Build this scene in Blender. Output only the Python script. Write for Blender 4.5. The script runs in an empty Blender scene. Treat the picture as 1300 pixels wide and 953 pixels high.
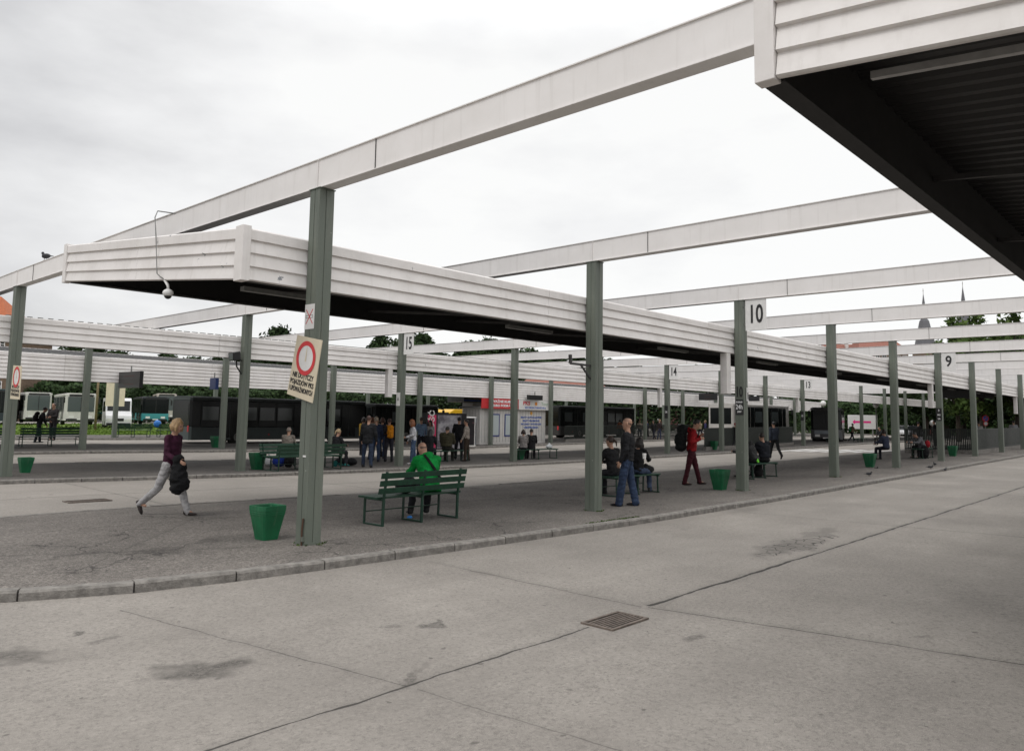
import bpy, bmesh, math, random
from mathutils import Vector, Matrix, noise
random.seed(7)
R = math.radians
scn = bpy.context.scene
COL = scn.collection

# ------------------------------------------------------------------ camera model (photo 1300 wide)
FPX = 980.0
YAW, PIT, ROL = .8302, .09773, .01689
CAM = Vector((-5.98495, -9.11395, 1.9))
_cy, _sy = math.cos(YAW), math.sin(YAW)
FW = Vector((_sy*math.cos(PIT), _cy*math.cos(PIT), math.sin(PIT)))
_rt = Vector((_cy, -_sy, 0)); _up = _rt.cross(FW)
RT = _rt*math.cos(ROL) + _up*math.sin(ROL)
UP = -_rt*math.sin(ROL) + _up*math.cos(ROL)
HR = Vector((RT.x, RT.y, 0)).normalized()
HF = Vector((FW.x, FW.y, 0)).normalized()

def ray(px, py): return FW + RT*((px-650)/FPX) - UP*((py-431.5)/FPX)
def on_z(px, py, z):
    d = ray(px, py); return CAM + d*((z-CAM.z)/d.z)
def on_y(px, py, y):
    d = ray(px, py); return CAM + d*((y-CAM.y)/d.y)
def on_x(px, py, x):
    d = ray(px, py); return CAM + d*((x-CAM.x)/d.x)
def on_d(px, py, dist):
    d = ray(px, py); return CAM + d*(dist/math.hypot(d.x, d.y))
def interp(x, xs, ys):
    if x <= xs[0]: return ys[0]
    for i in range(1, len(xs)):
        if x <= xs[i]:
            t = (x-xs[i-1])/(xs[i]-xs[i-1]); return ys[i-1]*(1-t)+ys[i]*t
    return ys[-1]
S = 6.414; PITCH = 13.8
_ks = [k*S for k in (-1,0,1,2,3,4,5,6,7,8,10,14)]
_rows = [(-6,[0]*12),(0,[0,0,-.06,-.05,0,.05,.1,.14,.18,.22,.25,.25]),(13.8,[.02,0,-.12,-.2,-.24,-.24,-.22,-.2,-.15,-.1,0,0]),
         (27.6,[0,0,-.03,-.12,-.2,-.26,-.26,-.2,-.15,-.1,0,0]),(41.4,[.1,.1,.08,0,-.05,-.1,-.1,-.1,-.1,-.1,0,0]),(60,[0]*12)]
def T(x, y):
    """crossfall of the paved yard"""
    return interp(y, [r[0] for r in _rows], [interp(x, _ks, r[1]) for r in _rows])
PLAT = .15
def gp(px, py, dz=PLAT):
    z = dz; p = None
    for _ in range(8):
        p = on_z(px, py, z); z = T(p.x, p.y)+dz
    p.z = T(p.x, p.y)+dz
    return p

# ------------------------------------------------------------------ materials
def nodes(m): return m.node_tree.nodes, m.node_tree.links
def mat(name, col, rough=.6, var=.0, scale=6., metal=0., col2=None, bump=0., bscale=40., streak=False, spec=.5, thr=None):
    m = bpy.data.materials.new(name); m.use_nodes = True
    n, l = nodes(m); b = n['Principled BSDF']
    b.inputs['Roughness'].default_value = rough; b.inputs['Metallic'].default_value = metal
    b.inputs['Specular IOR Level'].default_value = spec
    c = (*col, 1)
    if var > 0 or col2:
        tc = n.new('ShaderNodeTexCoord'); mp = n.new('ShaderNodeMapping'); l.new(tc.outputs['Object'], mp.inputs[0])
        if streak: mp.inputs['Scale'].default_value = (1, 1, .12)
        t = n.new('ShaderNodeTexNoise'); t.inputs['Scale'].default_value = scale; t.inputs['Detail'].default_value = 8; t.inputs['Roughness'].default_value = .65
        l.new(mp.outputs[0], t.inputs[0])
        r = n.new('ShaderNodeValToRGB')
        d = tuple(x*(1-var) for x in col) if not col2 else col2
        a, z_ = thr or (.36, .64)
        r.color_ramp.elements[0].position = a; r.color_ramp.elements[1].position = z_
        r.color_ramp.elements[0].color = (*d, 1); r.color_ramp.elements[1].color = c
        l.new(t.outputs[0], r.inputs[0]); l.new(r.outputs[0], b.inputs['Base Color'])
        if bump > 0:
            t2 = n.new('ShaderNodeTexNoise'); t2.inputs['Scale'].default_value = bscale; t2.inputs['Detail'].default_value = 4
            l.new(tc.outputs['Object'], t2.inputs[0])
            bp = n.new('ShaderNodeBump'); bp.inputs['Strength'].default_value = bump; bp.inputs['Distance'].default_value = .02
            l.new(t2.outputs[0], bp.inputs['Height']); l.new(bp.outputs[0], b.inputs['Normal'])
    else:
        b.inputs['Base Color'].default_value = c
    return m

def math_node(n, l, op, a, b=None, clamp=False):
    x = n.new('ShaderNodeMath'); x.operation = op; x.use_clamp = clamp
    for i, v in enumerate((a, b)):
        if v is None: continue
        if isinstance(v, (int, float)): x.inputs[i].default_value = v
        else: l.new(v, x.inputs[i])
    return x.outputs[0]
def mixc(n, l, fac, a, b, mode='MIX'):
    x = n.new('ShaderNodeMix'); x.data_type = 'RGBA'; x.blend_type = mode
    if isinstance(fac, (int, float)): x.inputs[0].default_value = fac
    else: l.new(fac, x.inputs[0])
    for i, v in ((6, a), (7, b)):
        if isinstance(v, tuple): x.inputs[i].default_value = (*v, 1)
        else: l.new(v, x.inputs[i])
    return x.outputs[2]
def noise_n(n, l, vec, scale, detail=6, rough=.6):
    t = n.new('ShaderNodeTexNoise'); t.inputs['Scale'].default_value = scale; t.inputs['Detail'].default_value = detail
    t.inputs['Roughness'].default_value = rough; l.new(vec, t.inputs[0]); return t.outputs[0]
def ramp(n, l, v, stops):
    r = n.new('ShaderNodeValToRGB'); e = r.color_ramp.elements
    while len(e) < len(stops): e.new(.5)
    for i, (p, c) in enumerate(stops):
        e[i].position = p; e[i].color = (c, c, c, 1) if isinstance(c, (int, float)) else (*c, 1)
    l.new(v, r.inputs[0]); return r.outputs[0]

def ground_mat(name, base, dark, speck, stains_shade=(), joints=(), crack=.0, rough=.85, tint=1.0, bumpd=.006, patch=None, spots=.6, agg=.12):
    """stains: (x,y,rx,ry,rot,strength); joints: (x0,y0,x1,y1,halfwidth)"""
    m = bpy.data.materials.new(name); m.use_nodes = True; n, l = nodes(m); b = n['Principled BSDF']
    b.inputs['Roughness'].default_value = rough; b.inputs['Specular IOR Level'].default_value = .3
    tc = n.new('ShaderNodeTexCoord'); P = tc.outputs['Object']
    big = noise_n(n, l, P, .45, 5, .55); mid = noise_n(n, l, P, 2.6, 7, .7); fine = noise_n(n, l, P, 30, 5, .8); vf = noise_n(n, l, P, 160, 2, .6)
    c = mixc(n, l, ramp(n, l, big, [(.35, 0.), (.68, 1.)]), base, dark)
    c = mixc(n, l, ramp(n, l, mid, [(.40, 0.), (.75, .45)]), c, dark)
    c = mixc(n, l, math_node(n, l, 'MULTIPLY', ramp(n, l, fine, [(.38, 1.), (.5, 0.)]), speck), c, tuple(x*.35 for x in dark))
    c = mixc(n, l, math_node(n, l, 'MULTIPLY', ramp(n, l, vf, [(.5, 0.), (.62, 1.)]), speck*.8), c, tuple(min(1, x*1.5) for x in base))
    vg = n.new('ShaderNodeTexVoronoi'); vg.inputs['Scale'].default_value = 48.; l.new(P, vg.inputs['Vector'])
    hv = n.new('ShaderNodeSeparateColor'); l.new(vg.outputs['Color'], hv.inputs[0])
    gv = ramp(n, l, hv.outputs[0], [(0., 1-.75*agg), (.25, 1-.25*agg), (.75, 1+.1*agg), (1., min(1.9, 1+1.1*agg))])
    mm_ = n.new('ShaderNodeVectorMath'); mm_.operation = 'MULTIPLY'; l.new(c, mm_.inputs[0]); l.new(gv, mm_.inputs[1]); c = mm_.outputs[0]
    sep = n.new('ShaderNodeSeparateXYZ')
    dn = n.new('ShaderNodeTexNoise'); dn.inputs['Scale'].default_value = 2.2; dn.inputs['Detail'].default_value = 7; l.new(P, dn.inputs[0])
    # wobbling coordinates
    sub = n.new('ShaderNodeVectorMath'); sub.operation = 'SUBTRACT'; l.new(dn.outputs['Color'], sub.inputs[0]); sub.inputs[1].default_value = (.5, .5, .5)
    sc = n.new('ShaderNodeVectorMath'); sc.operation = 'SCALE'; l.new(sub.outputs[0], sc.inputs[0]); sc.inputs['Scale'].default_value = .09
    ad = n.new('ShaderNodeVectorMath'); ad.operation = 'ADD'; l.new(P, ad.inputs[0]); l.new(sc.outputs[0], ad.inputs[1])
    l.new(ad.outputs[0], sep.inputs[0]); X, Y = sep.outputs[0], sep.outputs[1]
    sc2 = n.new('ShaderNodeVectorMath'); sc2.operation = 'SCALE'; l.new(sub.outputs[0], sc2.inputs[0]); sc2.inputs['Scale'].default_value = .9
    ad2 = n.new('ShaderNodeVectorMath'); ad2.operation = 'ADD'; l.new(P, ad2.inputs[0]); l.new(sc2.outputs[0], ad2.inputs[1])
    sep2 = n.new('ShaderNodeSeparateXYZ'); l.new(ad2.outputs[0], sep2.inputs[0]); X2, Y2 = sep2.outputs[0], sep2.outputs[1]
    height = math_node(n, l, 'MULTIPLY', fine, .5)
    M = lambda op, a, b_=None, cl=False: math_node(n, l, op, a, b_, cl)
    mpt = n.new('ShaderNodeMapping'); mpt.inputs['Scale'].default_value = (.05, 1.3, 1); mpt.inputs['Rotation'].default_value = (0, 0, -.03); l.new(P, mpt.inputs[0])
    trk = noise_n(n, l, mpt.outputs[0], 1., 4, .6)
    c = mixc(n, l, ramp(n, l, trk, [(.45, 0.), (.72, .42)]), c, dark)
    spt = noise_n(n, l, P, 3.3, 3, .5); sp2 = noise_n(n, l, P, 9.5, 2, .5)
    c = mixc(n, l, ramp(n, l, spt, [(.725, 0.), (.745, spots)]), c, tuple(x*.4 for x in dark))
    c = mixc(n, l, ramp(n, l, sp2, [(.75, 0.), (.765, spots)]), c, tuple(x*.35 for x in dark))
    for (sx, sy, rx, ry, rot, st) in stains_shade:
        ca, sa = math.cos(rot), math.sin(rot)
        dx = M('SUBTRACT', X2, sx); dy = M('SUBTRACT', Y2, sy)
        u = M('ADD', M('MULTIPLY', dx, ca/rx), M('MULTIPLY', dy, sa/rx)); v = M('ADD', M('MULTIPLY', dx, -sa/ry), M('MULTIPLY', dy, ca/ry))
        d = M('ADD', M('MULTIPLY', u, u), M('MULTIPLY', v, v))
        edge = M('SUBTRACT', M('ADD', 1.1, M('MULTIPLY', M('SUBTRACT', fine, .5), 2.6)), M('ADD', d, M('MULTIPLY', M('SUBTRACT', mid, .5), 2.2)))
        fac = M('MULTIPLY', M('MULTIPLY', M('MULTIPLY', edge, 1.3, True), ramp(n, l, fine, [(.40, 1.), (.58, .45)])), st)
        c = mixc(n, l, fac, c, tuple(x*.28 for x in dark))
    for (x0, y0, x1, y1, hw, st) in joints:
        L = math.hypot(x1-x0, y1-y0); ux, uy = (x1-x0)/L, (y1-y0)/L
        dx = M('SUBTRACT', X, x0); dy = M('SUBTRACT', Y, y0)
        al = M('ADD', M('MULTIPLY', dx, ux), M('MULTIPLY', dy, uy)); ac = M('ABSOLUTE', M('ADD', M('MULTIPLY', dx, -uy), M('MULTIPLY', dy, ux)))
        w = M('MULTIPLY', ramp(n, l, mid, [(.3, .35), (.7, 1.6)]), hw)
        inside = M('MULTIPLY', M('GREATER_THAN', al, 0.), M('LESS_THAN', al, L))
        f = M('MULTIPLY', M('LESS_THAN', M('SUBTRACT', ac, w), 0.), inside)
        c = mixc(n, l, M('MULTIPLY', f, st), c, (.022, .02, .018))
        halo = M('MULTIPLY', M('MULTIPLY', M('SUBTRACT', 1., M('DIVIDE', ac, .14), True), inside), .22*st)
        c = mixc(n, l, halo, c, tuple(x*.5 for x in dark))
        height = M('SUBTRACT', height, M('MULTIPLY', f, 1.5))
    if crack > 0:
        vo = n.new('ShaderNodeTexVoronoi'); vo.feature = 'DISTANCE_TO_EDGE'; vo.inputs['Scale'].default_value = .9
        l.new(ad2.outputs[0], vo.inputs['Vector'])
        f = M('MULTIPLY', M('LESS_THAN', vo.outputs['Distance'], .012), ramp(n, l, big, [(.50, 0.), (.56, crack)]))
        c = mixc(n, l, f, c, (.03, .027, .025)); height = M('SUBTRACT', height, f)
    if patch:
        (sx, sy, rx, ry) = patch
        dx = M('DIVIDE', M('SUBTRACT', X2, sx), rx); dy = M('DIVIDE', M('SUBTRACT', Y2, sy), ry)
        reg = M('SUBTRACT', 1.2, M('ADD', M('MULTIPLY', dx, dx), M('MULTIPLY', dy, dy)), True)
        vo = n.new('ShaderNodeTexVoronoi'); vo.feature = 'DISTANCE_TO_EDGE'; vo.inputs['Scale'].default_value = 5.; l.new(ad.outputs[0], vo.inputs['Vector'])
        f = M('MULTIPLY', M('LESS_THAN', vo.outputs['Distance'], .03), M('GREATER_THAN', reg, .35))
        c = mixc(n, l, M('MULTIPLY', reg, .3), c, tuple(x*.6 for x in dark)); c = mixc(n, l, f, c, (.03, .027, .025))
    l.new(c, b.inputs['Base Color'])
    bp = n.new('ShaderNodeBump'); bp.inputs['Strength'].default_value = .8; bp.inputs['Distance'].default_value = bumpd
    l.new(height, bp.inputs['Height']); l.new(bp.outputs[0], b.inputs['Normal'])
    return m

M_ = {}
M_['col'] = mat('painted_green_grey_steel', (.138, .158, .128), .5, col2=(.102, .118, .096), scale=2.2, bump=.15, bscale=30, streak=True)
M_['rust'] = mat('rust', (.09, .05, .03), .9, .4, 12)
M_['white'] = mat('white_painted_sheet', (.73, .70, .675), .5, col2=(.60, .57, .54), scale=1.4, bump=.08, bscale=8, thr=(.22, .55))
def weather(m, thr=.7, col=(.22, .23, .24), sc=3.):
    """chipped and stained paint over the base colour"""
    n, l = nodes(m); b = n['Principled BSDF']; src = b.inputs['Base Color'].links[0].from_socket
    tc = n.new('ShaderNodeTexCoord'); t = noise_n(n, l, tc.outputs['Object'], sc, 9, .7)
    mp = n.new('ShaderNodeMapping'); mp.inputs['Scale'].default_value = (5, 5, .35); l.new(tc.outputs['Object'], mp.inputs[0])
    s = noise_n(n, l, mp.outputs[0], 2.2, 6, .6)
    c = mixc(n, l, ramp(n, l, s, [(.55, 0.), (.85, .28)]), src, (.32, .29, .25))
    c = mixc(n, l, ramp(n, l, t, [(thr, 0.), (thr+.012, 1.)]), c, col)
    l.new(c, b.inputs['Base Color'])
weather(M_['white'], .66)
weather(M_['col'], .675, (.33, .34, .31), 6.)
M_['beam'] = mat('white_painted_beam', (.79, .765, .745), .5, col2=(.70, .675, .65), scale=.9, thr=(.25, .6)); weather(M_['beam'], .74, (.30, .24, .18), 2.)
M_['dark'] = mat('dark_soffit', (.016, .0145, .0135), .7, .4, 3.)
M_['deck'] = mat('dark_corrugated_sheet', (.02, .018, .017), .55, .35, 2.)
M_['purlin'] = mat('dull_steel_purlin', (.05, .048, .046), .6, .4, 4.)
M_['galv'] = mat('galvanised_bar', (.42, .41, .40), .5, .3, 4.)
M_['lampgrey'] = mat('grey_lamp_housing', (.22, .22, .21), .5, .3, 4.)
M_['kerb'] = mat('granite_kerb', (.26, .243, .22), .9, col2=(.135, .125, .113), scale=9., bump=.6, bscale=60)
M_['kerbd'] = mat('kerb_joint', (.035, .03, .028), 1.)
M_['bgreen'] = mat('green_painted_wood', (.009, .055, .028), .5, col2=(.005, .028, .015), scale=14., bump=.2, bscale=60)
M_['bsteel'] = mat('green_painted_steel', (.008, .045, .025), .45, .4, 12.)
M_['bin'] = mat('bright_green_plastic_bin', (.005, .13, .048), .5, .35, 3.); weather(M_['bin'], .69, (.05, .10, .06), 7.)
M_['soil'] = mat('litter_and_soil', (.03, .022, .016), 1., .6, 20.)
M_['grate'] = mat('cast_iron', (.17, .135, .11), .75, .5, 14.)
M_['black'] = mat('black_rubber', (.012, .012, .012), .8)
M_['blackgloss'] = mat('black_plastic', (.012, .012, .013), .3)
M_['glass'] = mat('tinted_glass', (.008, .010, .010), .18, .0, spec=.3)
M_['glassb'] = mat('grey_glass', (.085, .10, .10), .12, .0, spec=.5)
M_['signw'] = mat('white_sign', (.72, .71, .69), .5, .12, 6.)
M_['cream'] = mat('cream_sign', (.66, .58, .43), .55, .12, 5.)
M_['red'] = mat('sign_red', (.62, .035, .04), .5, .2, 9.)
M_['txt'] = mat('black_lettering', (.015, .015, .016), .6)
M_['txtblue'] = mat('blue_lettering', (.05, .12, .42), .6)
M_['txtwhite'] = mat('white_lettering', (.75, .75, .75), .6)
M_['txtred'] = mat('red_lettering', (.55, .04, .05), .6)
M_['grass'] = None
M_['trunk'] = mat('bark', (.06, .048, .035), .95, .5, 9.)
def leafm(name, a, b_):
    m = bpy.data.materials.new(name); m.use_nodes = True; n, l = nodes(m); b = n['Principled BSDF']
    g = n.new('ShaderNodeNewGeometry'); c = ramp(n, l, g.outputs['Random Per Island'], [(0, a), (1, b_)])
    oi = n.new('ShaderNodeObjectInfo'); hs = n.new('ShaderNodeHueSaturation'); l.new(c, hs.inputs['Color'])
    l.new(math_node(n, l, 'ADD', .7, math_node(n, l, 'MULTIPLY', oi.outputs['Random'], .6)), hs.inputs['Value'])
    l.new(hs.outputs[0], b.inputs['Base Color']); b.inputs['Roughness'].default_value = .8; b.inputs['Specular IOR Level'].default_value = .2
    return m
M_['leaf'] = leafm('dark_foliage', (.015, .030, .010), (.042, .075, .024))
M_['leaf2'] = leafm('fresh_foliage', (.035, .065, .015), (.08, .12, .03))

# ------------------------------------------------------------------ mesh helpers
class MB:
    def __init__(s): s.v = []; s.f = []; s.m = []; s.mats = []
    def mi(s, m):
        if m not in s.mats: s.mats.append(m)
        return s.mats.index(m)
    def add(s, vs, fs, m):
        o = len(s.v); s.v += [Vector(v) for v in vs]; k = s.mi(m)
        for f in fs: s.f.append([i+o for i in f]); s.m.append(k)
    def obox(s, c, ax, ay, az, m):
        """box around centre c with half-axis vectors"""
        c, ax, ay, az = Vector(c), Vector(ax), Vector(ay), Vector(az)
        vs = [c+ax*i+ay*j+az*k for i in (-1, 1) for j in (-1, 1) for k in (-1, 1)]
        s.add(vs, [(0,1,3,2),(4,6,7,5),(0,4,5,1),(2,3,7,6),(0,2,6,4),(1,5,7,3)], m)
    def box(s, a, b, m):
        a, b = Vector(a), Vector(b); c = (a+b)/2; h = (b-a)/2
        s.obox(c, (h.x,0,0), (0,h.y,0), (0,0,h.z), m)
    def bar(s, p, q, w, h, m, up=(0,0,1)):
        p, q = Vector(p), Vector(q); d = (q-p); L = d.length; d.normalize(); u = Vector(up)
        if abs(d.dot(u)) > .98: u = Vector((1,0,0))
        sd = d.cross(u).normalized(); u2 = sd.cross(d).normalized()
        s.obox((p+q)/2, d*L/2, sd*w/2, u2*h/2, m)
    def tube(s, pts, r, m, n=8, cap=True):
        pts = [Vector(p) for p in pts]; rs = r if isinstance(r, (list, tuple)) else [r]*len(pts); vs = []; fs = []
        for i, p in enumerate(pts):
            d = (pts[min(i+1, len(pts)-1)]-pts[max(i-1, 0)]).normalized(); u = Vector((0,0,1)) if abs(d.z) < .95 else Vector((1,0,0))
            a = d.cross(u).normalized(); b = a.cross(d).normalized()
            vs += [p+(a*math.cos(2*math.pi*j/n)+b*math.sin(2*math.pi*j/n))*rs[i] for j in range(n)]
        for i in range(len(pts)-1):
            for j in range(n): fs.append((i*n+j, i*n+(j+1) % n, (i+1)*n+(j+1) % n, (i+1)*n+j))
        if cap: fs.append(tuple(range(n-1, -1, -1))); fs.append(tuple((len(pts)-1)*n+j for j in range(n)))
        s.add(vs, fs, m)
    def prism(s, prof, o, u, v, w, m, cap=True):
        """2D profile (closed) in u,v swept along w"""
        o, u, v, w = Vector(o), Vector(u), Vector(v), Vector(w); n = len(prof)
        vs = [o+u*a+v*b for a, b in prof]+[o+u*a+v*b+w for a, b in prof]
        fs = [(i, (i+1) % n, n+(i+1) % n, n+i) for i in range(n)]
        if cap: fs += [tuple(range(n-1, -1, -1)), tuple(range(n, 2*n))]
        s.add(vs, fs, m)
    def disc(s, c, nrm, r, m, t=.01, n=20, r0=0):
        c, nrm = Vector(c), Vector(nrm).normalized(); u = nrm.orthogonal().normalized(); v = nrm.cross(u)
        cs = [(math.cos(2*math.pi*i/n), math.sin(2*math.pi*i/n)) for i in range(n)]
        if r0 == 0: s.prism([(a*r, b*r) for a, b in cs], c, u, v, nrm*t, m)
        else:
            vs = []
            for rr in (r, r0):
                for h in (0, t): vs += [c+u*a*rr+v*b*rr+nrm*h for a, b in cs]
            fs = []
            for i in range(n):
                j = (i+1) % n
                fs += [(i, j, n+j, n+i), (2*n+j, 2*n+i, 3*n+i, 3*n+j), (n+i, n+j, 3*n+j, 3*n+i), (j, i, 2*n+i, 2*n+j)]
            s.add(vs, fs, m)
    def ell(s, c, rx, ry, rz, m, n=12, k=8, rot=None):
        c = Vector(c); vs = []; fs = []
        for i in range(1, k):
            th = math.pi*i/k
            for j in range(n):
                p = Vector((rx*math.sin(th)*math.cos(2*math.pi*j/n), ry*math.sin(th)*math.sin(2*math.pi*j/n), rz*math.cos(th)))
                vs.append(c+(rot@p if rot else p))
        a = Vector((0,0,rz)); t = c+(rot@a if rot else a); b = c-(rot@a if rot else a)
        vs += [t, b]; T_, B_ = len(vs)-2, len(vs)-1
        for i in range(k-2):
            for j in range(n): fs.append((i*n+j, (i+1)*n+j, (i+1)*n+(j+1) % n, i*n+(j+1) % n))
        for j in range(n): fs.append((T_, j, (j+1) % n)); fs.append((B_, (k-2)*n+(j+1) % n, (k-2)*n+j))
        s.add(vs, fs, m)
    def build(s, name, parent=None, smooth=False, bevel=0., origin=None):
        me = bpy.data.meshes.new(name); o0 = Vector(origin) if origin is not None else Vector((0,0,0))
        me.from_pydata([tuple(v-o0) for v in s.v], [], s.f)
        for m in s.mats: me.materials.append(m)
        me.polygons.foreach_set('material_index', s.m)
        if smooth: me.polygons.foreach_set('use_smooth', [True]*len(me.polygons))
        me.update()
        o = bpy.data.objects.new(name, me); COL.objects.link(o); o.location = o0
        if parent: o.parent = parent
        if bevel > 0:
            b = o.modifiers.new('bevel', 'BEVEL'); b.width = bevel; b.segments = 2; b.limit_method = 'ANGLE'; b.angle_limit = R(40)
        return o
def tag(o, label=None, cat=None, group=None, kind=None):
    if label: o['label'] = label
    if cat: o['category'] = cat
    if group: o['group'] = group
    if kind: o['kind'] = kind
    return o
def thing(name, label, cat, loc=(0,0,0), rz=0., group=None):
    o = bpy.data.objects.new(name, None); COL.objects.link(o); o.location = loc; o.rotation_euler = (0,0,rz); o.empty_display_size = .2
    return tag(o, label, cat, group)
def copy_tree(o, parent=None):
    c = o.copy(); COL.objects.link(c); c.parent = parent
    for ch in list(o.children): copy_tree(ch, c)
    return c
def text_mesh(body, size, o, right, up, m, name, parent, sx=1., depth=.004, align='CENTER', bold=0.):
    cu = bpy.data.curves.new(name, 'FONT'); cu.body = body; cu.size = size; cu.align_x = align; cu.align_y = 'CENTER'; cu.extrude = depth; cu.offset = bold
    cu.resolution_u = 3
    ob = bpy.data.objects.new(name, cu); COL.objects.link(ob)
    dg = bpy.context.evaluated_depsgraph_get(); me = bpy.data.meshes.new_from_object(ob.evaluated_get(dg)); bpy.data.objects.remove(ob)
    right, up = Vector(right).normalized(), Vector(up).normalized(); nrm = right.cross(up).normalized()
    mw = Matrix(((right.x*sx, up.x, nrm.x, o[0]), (right.y*sx, up.y, nrm.y, o[1]), (right.z*sx, up.z, nrm.z, o[2]), (0, 0, 0, 1)))
    me.transform(mw); me.materials.clear(); me.materials.append(m); me.name = name
    ob = bpy.data.objects.new(name, me); COL.objects.link(ob); ob.parent = parent
    return ob
ORD = ['first','second','third','fourth','fifth','sixth','seventh','eighth','ninth','tenth','eleventh','twelfth','thirteenth','fourteenth','fifteenth']

# ------------------------------------------------------------------ ground
ROADZ = .05
road_joints = [(.95,-4.72,60,-4.35,.02,1.), (-9,-4.85,-.12,-4.78,.011,.9), (.9,-2.2,.86,-4.7,.007,.8), (.9,-4.75,1.62,-8.6,.009,.9), (9.6,-4.6,9.9,-9,.009,.7), (9.6,-1.6,9.6,-4.6,.006,.5),
               (-2.9,-1.3,-2.3,-4.8,.006,.55), (18.6,-1.4,18.8,-9,.008,.6), (28,-1.4,28.4,-9,.008,.5), (-2.3,-4.9,-1.9,-8.4,.006,.4), (.92,-1.4,.90,-2.6,.005,.6)]
jl = [(-12,9.0,80,9.0,.014,.8)]+[(x,5.5,x+.1,12.4,.009,.7) for x in (-4.2,.9,6.6,12.4,18.3,24.)]
_jf = (1.9-ROADZ)/1.9
def J(x, y): return CAM.x+(x-CAM.x)*_jf, CAM.y+(y-CAM.y)*_jf
road_joints = [(*J(a, b), *J(c, d), e, f) for a, b, c, d, e, f in road_joints]
def gst(px, py, rx, ry, rot, st):
    p = on_z(px, py, ROADZ); return (p.x, p.y, rx, ry, rot, st)
road_stains_shade = [gst(20,835,.45,.22,-.6,.85), gst(255,850,.33,.2,-.5,.95), gst(540,795,.13,.05,.4,.85), gst(508,791,.1,.05,.2,.5), gst(97,806,.06,.04,0,.8), gst(880,813,.16,.06,.2,.75),
               gst(985,695,.9,.35,0,.55), gst(1045,675,.8,.2,.1,.5), gst(120,815,.1,.08,0,.5), gst(960,640,2.0,.25,.2,.25), gst(1240,760,1.6,.4,.6,.18), gst(525,862,.3,.06,.3,.6), gst(1180,812,.12,.05,0,.5)]  # the broad faint patch at far right paints in the near canopy's shadow
pp = on_z(1010,690,ROADZ)
M_['road'] = ground_mat('concrete_slab_road', (.275,.253,.226), (.185,.169,.151), .5, road_stains_shade, road_joints, crack=.0, patch=(pp.x, pp.y, 1.5, .28))
M_['road2'] = ground_mat('concrete_slab_lane', (.29,.265,.237), (.215,.197,.175), .45, [], jl, crack=.0)
M_['asph'] = ground_mat('worn_asphalt', (.185,.167,.149), (.095,.086,.077), .9, [(-1.6,.75,.35,.25,.3,.6), (-2.6,1.2,.6,.1,.4,.45), (-.9,1.1,.3,.12,0,.5), (2.9,.7,.9,.5,0,.35), (7,1.2,1.6,.8,0,.3), (13,1.2,1.8,.7,0,.3), (-.2,1.0,.8,.5,0,.4)],
                        [(-4.2,2.2,-.6,.2,.006,.7), (-3.1,-.2,.3,3.6,.005,.6), (-3.6,3.4,8,2.6,.006,.6), (1.0,2.9,1.8,-1.2,.006,.5)], crack=.75, bumpd=.012, agg=.5)
M_['asph2'] = ground_mat('dark_asphalt', (.12,.109,.098), (.065,.059,.053), .5, crack=.5, agg=.35)
M_['farground'] = ground_mat('yard_paving', (.27,.25,.225), (.2,.185,.165), .2)
M_['grass'] = ground_mat('mown_grass', (.125,.195,.03), (.085,.14,.02), .5)

def sheet(name, x0, x1, y0, y1, dz, m, step=1.5):
    mb = MB(); nx = max(1, int((x1-x0)/step)); ny = max(1, int((y1-y0)/step)); vs = []; fs = []
    for j in range(ny+1):
        for i in range(nx+1):
            x = x0+(x1-x0)*i/nx; y = y0+(y1-y0)*j/ny; vs.append((x, y, T(x, y)+dz))
    for j in range(ny):
        for i in range(nx): a = j*(nx+1)+i; fs.append((a, a+1, a+nx+2, a+nx+1))
    mb.add(vs, fs, m); o = mb.build(name, smooth=True); return tag(o, kind='structure')
g = MB()
xs = [-1500, -60, 130, 1500]; ys = [-1500, -60, 47, 1500]   # big terrain ring just below the yard sheets
vs = [(x, y, -.32) for y in (-1500, 1500) for x in (-1500, 1500)]
g.add(vs, [(0, 1, 3, 2)], M_['farground']); tag(g.build('ground'), kind='structure')
sheet('road', -40, 130, -40, 5.6, ROADZ, M_['road'], 1.2)
sheet('bus_lane', -40, 130, 5.6, 47, ROADZ, M_['road2'], 1.2)
sheet('grass', -60, 45, 48.3, 94, .06, M_['grass'], 4)
sheet('parking_lot', -120, 160, 94.2, 190, -.005, M_['farground'], 10)
sheet('far_road', 45.3, 160, 47.1, 94, -.005, M_['farground'], 8)
tag(sheet('pavement', -60, 45, 47.1, 48.2, .09, M_['kerb'], 1.5), kind='structure')

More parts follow.
